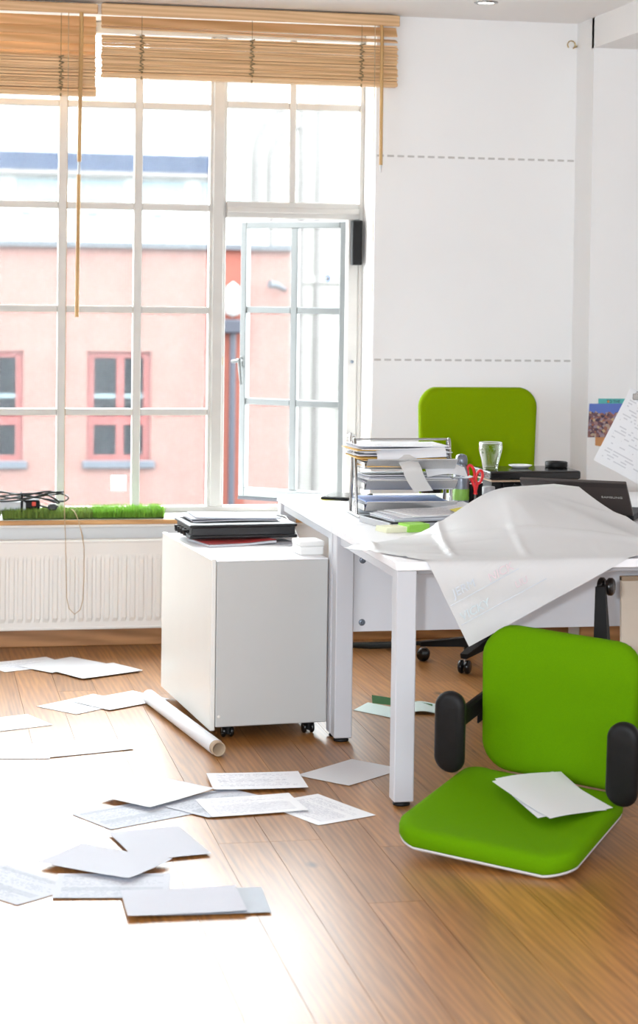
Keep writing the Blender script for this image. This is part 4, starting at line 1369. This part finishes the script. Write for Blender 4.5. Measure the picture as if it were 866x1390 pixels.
# folder pile in front of the tray
f1 = empty('ring_binder', (1.715, -1.945, 0.7455), math.radians(12))
tag(f1, 'black ring binder at the bottom of the folder pile by the letter tray', 'binder')
MB().box((-0.150, -0.12, 0.0), (0.175, 0.13, 0.003), 0.001).build('lower_cover', 'black_plastic', f1)
MB().box((-0.150, -0.12, 0.020), (0.175, 0.13, 0.023), 0.001).build('upper_cover', 'black_plastic', f1)
MB().box((-0.153, -0.12, 0.0), (-0.148, 0.13, 0.023), 0.001).build('spine', 'grey_plastic', f1)
MB().box((-0.140, -0.113, 0.003), (0.168, 0.124, 0.020), 0.001).build('pages', 'paper_grey', f1)
f2 = empty('document_folder', (1.745, -1.945, 0.7690), math.radians(9))
tag(f2, 'grey folder on the black ring binder', 'folder')
MB().box((-0.155, -0.11, 0.0), (0.165, 0.12, 0.002), 0.0005).build('lower_cover', 'grey_plastic', f2)
MB().box((-0.150, -0.105, 0.002), (0.160, 0.115, 0.007), 0.0005).build('pages', 'paper_cool', f2)
MB().box((-0.155, -0.11, 0.007), (0.165, 0.12, 0.009), 0.0005).build('upper_cover', 'clear_grey', f2)
for k, (dx, dy, r_, mt, lab) in enumerate(((0.0, 0.0, 6, 'paper_cool', 'lowest loose sheet on the grey folder'), (0.02, 0.01, 10, 'paper_plain', 'middle loose sheet on the grey folder'),
                                          (0.05, 0.015, 14, 'paper_report', 'topmost printed sheet on the folder pile, curling at its right corner'))):
    M = Matrix.Translation((1.765 + dx, -1.940 + dy, 0.7785 + 0.004 * k)) @ Matrix.Rotation(math.radians(r_), 4, 'Z')
    o = MB().sheet(lambda u, v: (-0.16 + 0.32 * u, -0.105 + 0.23 * v, 0.001 + (0.020 * sstep(0.6, 1.0, u) * v if k == 2 else 0.0) + 0.001 * math.sin(4 * u)), 12, 6, 0.0025, M).build('paper_sheet', mt)
    tag(o, lab, 'paper', 'sheets on the folder pile')
o = MB().sheet(lambda u, v: (1.853 + 0.075 * u, -1.975 + 0.075 * v + 0.02 * u, 0.7925 + 0.010 * u * v), 4, 4, 0.0008).build('sticky_note', 'sticky_yellow')
tag(o, 'yellow sticky note on the printed sheet of the folder pile', 'sticky note')
for k, (cx, cy, mt, lab, h_) in enumerate(((1.585, -2.135, 'sticky_cream', 'cream pad of sticky notes at the sheet edge', 0.018), (1.665, -2.125, 'sticky_green', 'green pad of sticky notes beside the draped sheet', 0.026))):
    M = Matrix.Translation((cx, cy, 0.7455)) @ Matrix.Rotation(math.radians(16), 4, 'Z')
    b_ = MB()
    for j in range(6):
        b_.box((-0.04 + 0.0006 * j, -0.038, h_ * j / 6), (0.04 + 0.0006 * j, 0.038, h_ * (j + 0.92) / 6), 0, M)
    tag(b_.build('sticky_note_pad', mt), lab, 'sticky notes', 'sticky note pads')

# tablet and yellow notes at the desk's far corner
M = Matrix.Translation((1.625, -1.02, 0.7455)) @ Matrix.Rotation(math.radians(-20), 4, 'Z')
tb_ = empty('tablet', (1.66, -1.04, 0.7475), math.radians(-24))
tag(tb_, 'dark tablet lying at the far left corner of the back desk', 'tablet')
MB().box((-0.075, -0.10, 0.0), (0.095, 0.10, 0.010), 0.004, seg=2).build('tablet_body', 'black_plastic', tb_)
MB().box((-0.065, -0.09, 0.010), (0.085, 0.09, 0.0108), 0.0003).build('tablet_screen', 'black_gloss', tb_)
o = MB().sheet(lambda u, v: (1.555 + 0.09 * u, -1.13 + 0.075 * v + 0.02 * u, 0.7465 + 0.001 * u), 4, 4, 0.0006).build('sticky_note', 'sticky_yellow')
tag(o, 'yellow sticky note half under the dark tablet', 'sticky note')

# spray can
sc2 = empty('spray_can', (2.062, -1.30, 0.745))
tag(sc2, 'gunmetal spray can with a green band on the far desk', 'spray can')
MB().lathe([(0, 0), (0.0295, 0), (0.0315, 0.004), (0.0315, 0.018)], 24).build('bottom_rim', 'can_steel', sc2)
MB().lathe([(0.0315, 0.018), (0.0318, 0.019), (0.0318, 0.060), (0.0315, 0.061)], 24).build('green_band', 'can_green', sc2)
MB().lathe([(0.0315, 0.061), (0.0315, 0.128), (0.028, 0.142), (0.0225, 0.150), (0.0225, 0.154)], 24).build('can_body', 'can_steel', sc2)
MB().lathe([(0.0225, 0.154), (0.0235, 0.158), (0.0235, 0.172), (0.020, 0.188), (0.010, 0.194), (0, 0.195)], 24).build('cap', 'can_steel', sc2)

# pen pot (wire) behind scissors, with scissors standing in it
pp = empty('pen_pot', (2.118, -1.245, 0.745))
tag(pp, 'dark wire pen pot holding the red scissors', 'pen pot')
MB().lathe([(0, 0), (0.040, 0), (0.042, 0.003), (0.046, 0.075), (0.047, 0.078), (0.044, 0.078), (0.039, 0.006), (0, 0.006)], 20).build('pot_wall', 'black_plastic', pp)
MB().lathe([(0.046, 0.076), (0.049, 0.078), (0.046, 0.081), (0.0435, 0.078), (0.046, 0.076)], 20).build('pot_rim', 'chrome', pp)
sci = empty('scissors', (2.108, -1.30, 0.77))
tag(sci, 'red-handled scissors standing upright in the dark pot', 'scissors')
M0 = Matrix.Translation((0, -0.02, 0))


def ring(cx, cz, rx_, rz2, tilt, r):
    pts = []
    for k in range(20):
        a_ = 2 * PI * k / 20
        x_ = rx_ * math.cos(a_); z_ = rz2 * math.sin(a_)
        pts.append((cx + x_ * math.cos(tilt) - z_ * math.sin(tilt), 0, cz + x_ * math.sin(tilt) + z_ * math.cos(tilt)))
    return pts


MB().tube(ring(-0.013, 0.100, 0.013, 0.028, 0.20, 0), 0.0058, 8, closed=True, M=M0).tube([(-0.010, 0, 0.072), (0.002, 0, 0.045), (0.008, 0, 0.015)], 0.0065, 8, M=M0).build('handle', 'scissor_red', sci)
MB().tube(ring(0.020, 0.082, 0.0125, 0.026, -0.25, 0), 0.0058, 8, closed=True, M=M0).tube([(0.014, 0.004, 0.056), (0.009, 0.004, 0.035), (0.004, 0.004, 0.015)], 0.0065, 8, M=M0).build('handle', 'scissor_red', sci)
MB().box((0.001, -0.002, -0.02), (0.010, 0.002, 0.02), 0.001, M0).build('blade', 'chrome', sci)

# small metal canister
o = empty('metal_canister', (2.128, -1.45, 0.745))
tag(o, 'small grey metal canister in front of the red scissors', 'canister')
MB().lathe([(0, 0), (0.023, 0), (0.024, 0.002), (0.024, 0.052), (0, 0.052)], 20).build('can_body', 'can_steel', o)
MB().lathe([(0.0245, 0.052), (0.0245, 0.080), (0.023, 0.083), (0, 0.083)], 20).build('lid', 'grey_plastic', o)

# black monitor stand carrying the glass
st = empty('monitor_stand', (2.365, -1.17, 0.745))
tag(st, 'low glossy black stand on the far desk under the drinking glass', 'stand')
MB().box((-0.185, -0.12, 0.092), (0.185, 0.12, 0.126), 0.008, seg=2).build('platform', 'black_gloss', st)
MB().box((-0.180, -0.123, 0.084), (0.180, 0.10, 0.091), 0.002).build('reflection_strip', 'cardboard', st)  # brownish reflection line on the stand, put in as a brown strip
for sx_ in (-0.15, 0.15):
    MB().box((sx_ - 0.02, -0.10, 0.0), (sx_ + 0.02, 0.10, 0.090), 0.004).build('stand_leg', 'black_plastic', st)
MB().box((-0.128, -0.10, 0.0), (0.128, 0.08, 0.080), 0.006, seg=2).build('dock_box', 'black_plastic', st)
MB().tube([(-0.10, -0.13, 0.012), (-0.105, -0.14, 0.05), (-0.09, -0.135, 0.075), (-0.06, -0.13, 0.05), (-0.055, -0.13, 0.008)], 0.005, 8).build('cable', 'cable_black', st)
MB().box((-0.02, -0.155, 0.0), (0.01, -0.13, 0.085), 0.003).build('clamp', 'black_plastic', st)

gl_ = empty('pint_glass', (2.207, -1.20, 0.8715))
tag(gl_, 'clear empty beer glass standing on the black stand', 'drinking glass')
prof = [(0.0, 0.0), (0.029, 0.0), (0.030, 0.006), (0.034, 0.030), (0.042, 0.060), (0.0465, 0.080), (0.046, 0.094), (0.0445, 0.104), (0.0435, 0.104), (0.0445, 0.092), (0.0448, 0.080), (0.0405, 0.060), (0.032, 0.030), (0.028, 0.010), (0.0, 0.008)]
MB().lathe(prof, 32).build('glass_wall', 'clear_glass', gl_)
MB().lathe([(0.0438, 0.103), (0.0448, 0.1045), (0.0438, 0.106), (0.0428, 0.1045), (0.0438, 0.103)], 32).build('rim', 'white_plastic', gl_)
o = MB().lathe([(0, 0), (0.030, 0), (0.046, 0.010), (0.047, 0.012), (0.044, 0.012), (0.029, 0.004), (0, 0.003)], 28, Matrix.Translation((2.345, -1.15, 0.8715))).build('saucer', 'ceramic_white')
tag(o, 'shallow white dish lying on the black stand', 'dish')
o = MB().lathe([(0, 0), (0.043, 0), (0.045, 0.003), (0.045, 0.020), (0.042, 0.023), (0.030, 0.0225), (0.029, 0.018), (0, 0.018)], 28, Matrix.Translation((2.500, -1.13, 0.8715))).build('armrest_disc', 'black_plastic')  # disc standing in for the rear chair's armrest pad
tag(o, 'thick black disc standing in for the rear chair armrest on the black stand', 'armrest disc')

# ------------------------------------------------------------------ sheet hanging by a clip, cards on the right wall
hp = empty('hanging_notice', (2.880, -1.0, 1.155))
tag(hp, 'printed white sheet hanging aslant from a clip at the right edge', 'paper')
Mh = Matrix.Rotation(math.radians(27.5), 4, 'Y') @ Matrix.Rotation(PI / 2, 4, 'X')


def hpt(u, v):
    return (-0.035 + 0.225 * u, -0.318 + 0.33 * v, 0.012 * math.sin(PI * u) * (1 - v))


MB().sheet(hpt, 12, 14, 0.0005, Mh).build('notice_page', 'paper_notice', hp)
MB().sheet(lambda u, v: (-0.03 + 0.225 * u, -0.314 + 0.33 * v, -0.004 + 0.008 * math.sin(PI * u) * (1 - v)), 8, 8, 0.0005, Mh).build('notice_page', 'paper_plain', hp)
MB().box((-0.016, -0.006, -0.022), (0.016, 0.006, 0.004), 0.002).tube([(-0.008, -0.006, 0.0), (0.0, -0.010, 0.014), (0.008, -0.006, 0.0)], 0.0016, 6).build('bulldog_clip', 'chrome', hp)
MB().tube([(0.0, 0.0, 0.006), (0.0, 0.0, 1.63)], 0.0004, 4).build('nylon_thread', 'clear_grey', hp)

Yw = -0.23
cd = empty('teal_card', (3.055, Yw, 1.06))
tag(cd, 'teal card with dark lettering pinned behind the city postcard', 'card')
MB().sheet(lambda u, v: (-0.066 + 0.145 * u, -0.003, -0.06 + 0.098 * v), 2, 2, 0.001).build('card_face', 'teal_card', cd)
text_mesh('card_lettering', 'TO THE', 0.0185, 'ink_dark', cd, Matrix.Translation((0.004, -0.0042, 0.0245)) @ Matrix.Rotation(PI / 2, 4, 'X'), 0.0003)
MB().lathe([(0, 0), (0.005, 0.001), (0.006, 0.0)], 12, Matrix.Translation((-0.020, -0.0042, 0.0245)) @ Matrix.Rotation(PI / 2, 4, 'X')).build('card_pin', 'orange_card', cd)
o = MB().sheet(lambda u, v: (2.946 + 0.185 * u - 0.006 * (1 - v), Yw - 0.0065 - 0.004 * math.sin(PI * u), 0.925 + 0.150 * v + 0.002 * u), 8, 4, 0.001).build('city_postcard', 'city_print')
tag(o, 'postcard of a city skyline under blue sky on the right wall', 'postcard')
o = MB().sheet(lambda u, v: (2.978 + 0.14 * u, Yw - 0.003, 0.888 + 0.06 * v - 0.022 * u), 2, 2, 0.001).build('orange_card', 'orange_card')
tag(o, 'orange brown card showing below the city postcard', 'card')

# ------------------------------------------------------------------ papers on the floor
def floor_paper(cx, cy, rz_, z, mat, label, w_=0.297, d_=0.21, lift=0.006, seed=0, corner=0.0, fold=None):
    rg = random.Random(seed * 13 + 5)
    a1, a2, ph = rg.uniform(0.3, 1), rg.uniform(0.3, 1), rg.uniform(0, 6)

    def fn(u, v):
        e = lift * (a1 * (2 * u - 1) ** 2 + a2 * (2 * v - 1) ** 4 * 0.6) * (0.6 + 0.4 * math.sin(2 * u + ph))
        e += corner * sstep(0.55, 1.0, u) * sstep(0.5, 1.0, v)
        return (-w_ / 2 + w_ * u, -d_ / 2 + d_ * v, 0.0012 + max(0, e))
    o = MB().sheet(fn, 14, 10, 0.0006).build('paper_sheet', mat)
    o.location = (cx, cy, z)
    o.rotation_euler = (0, 0, math.radians(rz_))
    tag(o, label, 'paper', 'papers scattered on the floor')
    return o


FP = [
    (0.455, -0.43, 24, 0.0005, 'paper_report', 'sheet by the skirting at the left picture edge, farthest from the camera', 0.0),
    (0.600, -0.47, 38, 0.0030, 'paper_plain', 'middle sheet of the three near the radiator', 0.0),
    (0.735, -0.630, 30, 0.0055, 'paper_plain', 'sheet pointing right, nearest the cabinet in the radiator group', 0.01),
    (0.630, -1.260, 40, 0.0005, 'paper_plain', 'sheet lying just left of the poster tube, left of two', 0.008),
    (0.770, -1.220, 35, 0.0030, 'paper_plain', 'sheet whose corner touches the poster tube', 0.006),
    (0.310, -1.560, 22, 0.0005, 'paper_plain', 'sheet at the left edge below the poster tube level', 0.006),
    (0.560, -1.960, 16, 0.0005, 'paper_plain', 'lone sheet in the glare left of the poster tube mouth', 0.006),
    (0.310, -1.990, -8, 0.0005, 'paper_plain', 'sheet in the glare half cut by the left picture edge', 0.006),
    (1.063, -2.540, -2, 0.0090, 'paper_text', 'sheet of dense text on top of the cluster in front of the cabinet', 0.014),
    (1.388, -2.440, 41, 0.0005, 'paper_plain', 'blank sheet partly behind the front desk leg', 0.004),
    (1.192, -2.880, -66, 0.0005, 'paper_report', 'printed sheet at the right end of the paper cluster', 0.005),
    (1.000, -2.815, 6, 0.0040, 'paper_report', 'printed sheet in the middle of the cluster, below the text page', 0.006),
    (0.905, -2.760, 38, 0.0020, 'paper_form', 'sheet with ruled bars in the cluster, fanned under the others', 0.004),
    (0.735, -2.650, 41, 0.0100, 'paper_plain', 'blank sheet on top at the left end of the cluster', 0.008),
    (0.640, -2.850, 28, 0.0005, 'paper_form', 'form with grey boxes under the blank sheet, left end of the cluster', 0.004),
    (0.675, -3.190, -80, 0.0060, 'paper_cool', 'blank sheet lying crosswise above the lower left group', 0.006),
    (0.508, -3.365, -40, 0.0110, 'paper_cool', 'blank tilted sheet overlapping the lower left group', 0.016),
    (0.510, -3.560, -8, 0.0030, 'paper_form', 'form showing between the two lowest blank sheets', 0.004),
    (0.250, -3.500, -52, 0.0005, 'paper_form', 'pale grey form cut by the left picture edge', 0.004),
    (0.670, -3.740, -1, 0.0100, 'paper_cool', 'lowest blank sheet nearest the camera', 0.012),
    (0.735, -3.735, -3, 0.0040, 'paper_table', 'sheet with a grey printed table peeping out right of the lowest sheet', 0.002),
]
for i, (cx, cy, rz_, z, mt, lab, lift) in enumerate(FP):
    floor_paper(cx, cy, rz_, z, mt, lab, lift=max(0.0015, lift * 0.4), seed=i)

# green and mint leaflets under the near desk
o = MB().sheet(lambda u, v: (1.605 + 0.13 * u + 0.085 * v, -1.50 - 0.19 * u + 0.13 * v, 0.002 + 0.002 * u), 6, 6, 0.0006).build('mint_leaflet', 'paper_mint')
tag(o, 'pale mint leaflet on the floor behind the front desk leg', 'leaflet')
o = MB().sheet(lambda u, v: (1.70 + 0.20 * u, -1.40 - 0.14 * u + 0.010 * v, 0.004 + 0.030 * v * (1 - 0.4 * u)), 8, 4, 0.0008).build('green_leaflet', 'green_paper')
tag(o, 'folded dark green leaflet standing on edge on the floor', 'leaflet')
o = MB().sheet(lambda u, v: (1.80 + 0.13 * u + 0.02 * v, -1.60 - 0.02 * u + 0.12 * v, 0.008 + 0.006 * math.sin(5 * u) + 0.012 * v), 8, 6, 0.0006).build('torn_leaflet', 'paper_mint')
tag(o, 'torn pale leaflet between the desk leg and the toppled chair', 'leaflet')

# cable bundle lying on the floor below the far desk
o = MB().tube([(1.55, -0.30, 0.02), (1.75, -0.28, 0.03), (1.95, -0.30, 0.02), (2.1, -0.24, 0.012)], 0.012, 8).tube([(1.5, -0.24, 0.012), (1.8, -0.22, 0.016), (2.2, -0.20, 0.012)], 0.010, 8).build('floor_cables', 'cable_black')
tag(o, 'black cables lying along the wall under the far desk', 'cable')

# ------------------------------------------------------------------ outside: brick building across the street
struct(MB().box((-40, 1.5, -5.2), (60, 60, -5.0)).build('street_ground', 'ext_asphalt'))
FY = 20.0
br = empty('brick_building', (1.5, FY, -5.0))
tag(br, 'red brick building with red framed windows across the street', 'building')
ib = Matrix.Translation((-1.5, -FY, 5.0))


def bput(mb, nm, mt, par=None):
    o = mb.build(nm, mt); o.data.transform(ib); o.parent = par or br; return o


WX = [(-2.96, -2.03), (-1.13, -0.20), (0.585, 1.512), (2.420, 3.345)]
zW0, zW1 = -0.886, 0.689
w_ = MB()
edges = [-14.0]
for a_, b_ in WX:
    edges += [a_, b_]
edges.append(5.375)
for i in range(0, len(edges), 2):
    w_.box((edges[i], FY, -5.0), (edges[i + 1], FY + 6, 2.18))
for a_, b_ in WX:
    w_.box((a_, FY, -5.0), (b_, FY + 6, zW0)); w_.box((a_, FY, zW1), (b_, FY + 6, 2.18)); w_.box((a_, FY + 0.6, zW0), (b_, FY + 6, zW1))
bput(w_, 'brick_wall', 'red_brick')
for a_, b_ in WX:
    f_ = MB()
    y0, y1 = FY + 0.06, FY + 0.14
    xm = (a_ + b_) / 2 + 0.02
    for xa, xb in ((a_, a_ + 0.105), (b_ - 0.105, b_), (xm - 0.055, xm + 0.055)):
        f_.box((xa, y0, zW0 + 0.075), (xb, y1, -0.375)); f_.box((xa, y0, -0.25), (xb, y1, zW1 - 0.095))
    f_.box((a_, y0, zW1 - 0.095), (b_, y1, zW1)); f_.box((a_, y0, zW0), (b_, y1, zW0 + 0.075)); f_.box((a_, y0, -0.375), (b_, y1, -0.25))
    fo_ = bput(f_, 'window_frame', 'ext_red_frame')
    for xa, xb in ((a_ + 0.105, xm - 0.055), (xm + 0.055, b_ - 0.105)):
        for za, zb in ((zW0 + 0.075, -0.375), (-0.25, zW1 - 0.095)):
            bput(MB().box((xa - 0.01, FY + 0.095, za - 0.01), (xb + 0.01, FY + 0.105, zb + 0.01)), 'pane', 'ext_pane', fo_)
        bput(MB().box((xa, FY + 0.082, 0.005), (xb, FY + 0.094, 0.075)), 'pale_bar', 'ext_pale_blue', fo_)  # pale bar across each upper pane
    bput(MB().box((a_ - 0.06, FY - 0.07, zW0 - 0.11), (b_ + 0.06, FY + 0.06, zW0 - 0.005), 0.01), 'window_sill', 'ext_sill')
bput(MB().box((-14, FY - 0.10, 2.18), (5.40, FY + 6, 2.255)), 'gutter', 'ext_lead')
bput(MB().box((-14, FY + 0.9, 2.25), (5.2, FY + 6, 2.86)), 'parapet', 'ext_white')
for k in range(-6, 5):
    bput(MB().box((1.50 + 0.97 * k, FY + 0.84, 2.68), (1.66 + 0.97 * k, FY + 0.9, 2.735)), 'vent_slot', 'ext_pale_blue')
bput(MB().box((-14, FY + 2.2, 2.8), (4.6, FY + 6, 3.33)), 'clerestory', 'ext_white')
for k in range(-12, 5):
    bput(MB().box((0.55 + 0.95 * k, FY + 2.16, 2.95), (1.25 + 0.95 * k, FY + 2.2, 3.27)), 'clerestory_pane', 'ext_pale_blue')
bput(MB().box((-14, FY + 2.0, 3.33), (4.7, FY + 6, 3.40)), 'eaves', 'ext_stone_shade')
bput(MB().add([(-14, FY + 2.0, 3.40), (4.7, FY + 2.0, 3.40), (4.7, FY + 2.5, 3.70), (-14, FY + 2.5, 3.70), (-14, FY + 6, 3.40), (4.7, FY + 6, 3.40), (4.7, FY + 6, 3.70), (-14, FY + 6, 3.70)],
              [(0, 1, 2, 3), (1, 5, 6, 2), (5, 4, 7, 6), (4, 0, 3, 7), (3, 2, 6, 7), (0, 4, 5, 1)]), 'slate_roof', 'ext_slate')
bput(MB().box((-14, FY + 3.0, 3.70), (4.4, FY + 6, 4.8)), 'roof_storey', 'ext_white')
bput(MB().box((4.22, FY - 0.015, -5.0), (4.72, FY, 2.18)), 'red_pier', 'ext_red_render')
dp = bput(MB().box((4.36, FY - 0.28, 0.97), (4.64, FY - 0.02, 1.17), 0.02), 'rain_hopper', 'ext_iron')
bput(MB().tube([(4.515, FY - 0.12, 1.0), (4.515, FY - 0.12, -5.0)], 0.048, 10), 'downpipe', 'ext_iron', dp)
bput(MB().lathe([(0.0, 0), (0.10, 0.05), (0.13, 0.25), (0.09, 0.45), (0.0, 0.52)], 14, Matrix.Translation((4.50, FY - 0.18, 1.20))), 'vent_cowl', 'ext_white')
lm = bput(MB().tube([(5.02, FY - 0.25, 1.69), (5.16, FY - 0.20, 1.67), (5.26, FY - 0.10, 1.62), (5.30, FY, 1.62)], [0.06, 0.05, 0.03, 0.03], 10), 'wall_lamp', 'ext_lead')

# pale stone building to the right
sb = empty('stone_building', (10, 21.0, -5.0))
tag(sb, 'pale stone building with an arched recess beside the brick one', 'building')
isb = Matrix.Translation((-10, -21.0, 5.0))


def sput(mb, nm, mt, par=None):
    o = mb.build(nm, mt); o.data.transform(isb); o.parent = par or sb; return o


SY = 26.5
s_ = MB()
k_ = SY / FY
sput(MB().box((4.9, SY, -5.0), (24, SY + 8, 9.0)), 'stone_wall', 'ext_stone')


def arch(cx, w2, z0, zs_, t, y0, y1):
    pts = []
    outer = [(cx - w2 - t, z0), (cx - w2 - t, zs_)] + [(cx + (w2 + t) * math.cos(a_), zs_ + (w2 + t) * 1.25 * math.sin(a_)) for a_ in [PI - PI / 2 * i / 14 for i in range(15)]]
    inner = [(cx - w2, z0), (cx - w2, zs_)] + [(cx + w2 * math.cos(a_), zs_ + w2 * 1.25 * math.sin(a_)) for a_ in [PI - PI / 2 * i / 14 for i in range(15)]]
    vs = []; fs = []
    n_ = len(outer)
    for y in (y0, y1):
        vs += [(x, y, z) for x, z in outer] + [(x, y, z) for x, z in inner]
    for i in range(n_ - 1):
        fs.append((i, i + 1, n_ + i + 1, n_ + i))
        fs.append((2 * n_ + i, 3 * n_ + i, 3 * n_ + i + 1, 2 * n_ + i + 1))
        fs.append((i, 2 * n_ + i, 2 * n_ + i + 1, i + 1))
        fs.append((n_ + i, n_ + i + 1, 3 * n_ + i + 1, 3 * n_ + i))
    return MB().add(vs, fs)


sput(arch(6.75, 0.75, 0.5, 4.0, 0.10, SY - 0.06, SY + 0.1), 'arch_moulding', 'ext_stone_shade')
sput(arch(6.75, 0.50, 0.5, 3.9, 0.08, SY - 0.05, SY + 0.1), 'arch_moulding', 'ext_stone_shade')
sput(MB().box((6.75, SY - 0.05, -5), (6.82, SY, 9)), 'pilaster_edge', 'ext_stone_shade')
sput(MB().box((7.05, SY - 0.05, -5), (7.12, SY, 9)), 'pilaster_edge', 'ext_stone_shade')
sput(MB().box((4.9, SY - 0.04, 1.75), (24, SY, 1.90)), 'string_course', 'ext_stone')
wf = sput(MB().box((7.55, SY - 0.08, -0.75), (8.35, SY, 0.50)), 'window_surround', 'ext_stone_shade')
sput(MB().box((7.65, SY - 0.12, -0.65), (8.25, SY - 0.06, 0.40)), 'pane', 'ext_stone', wf)
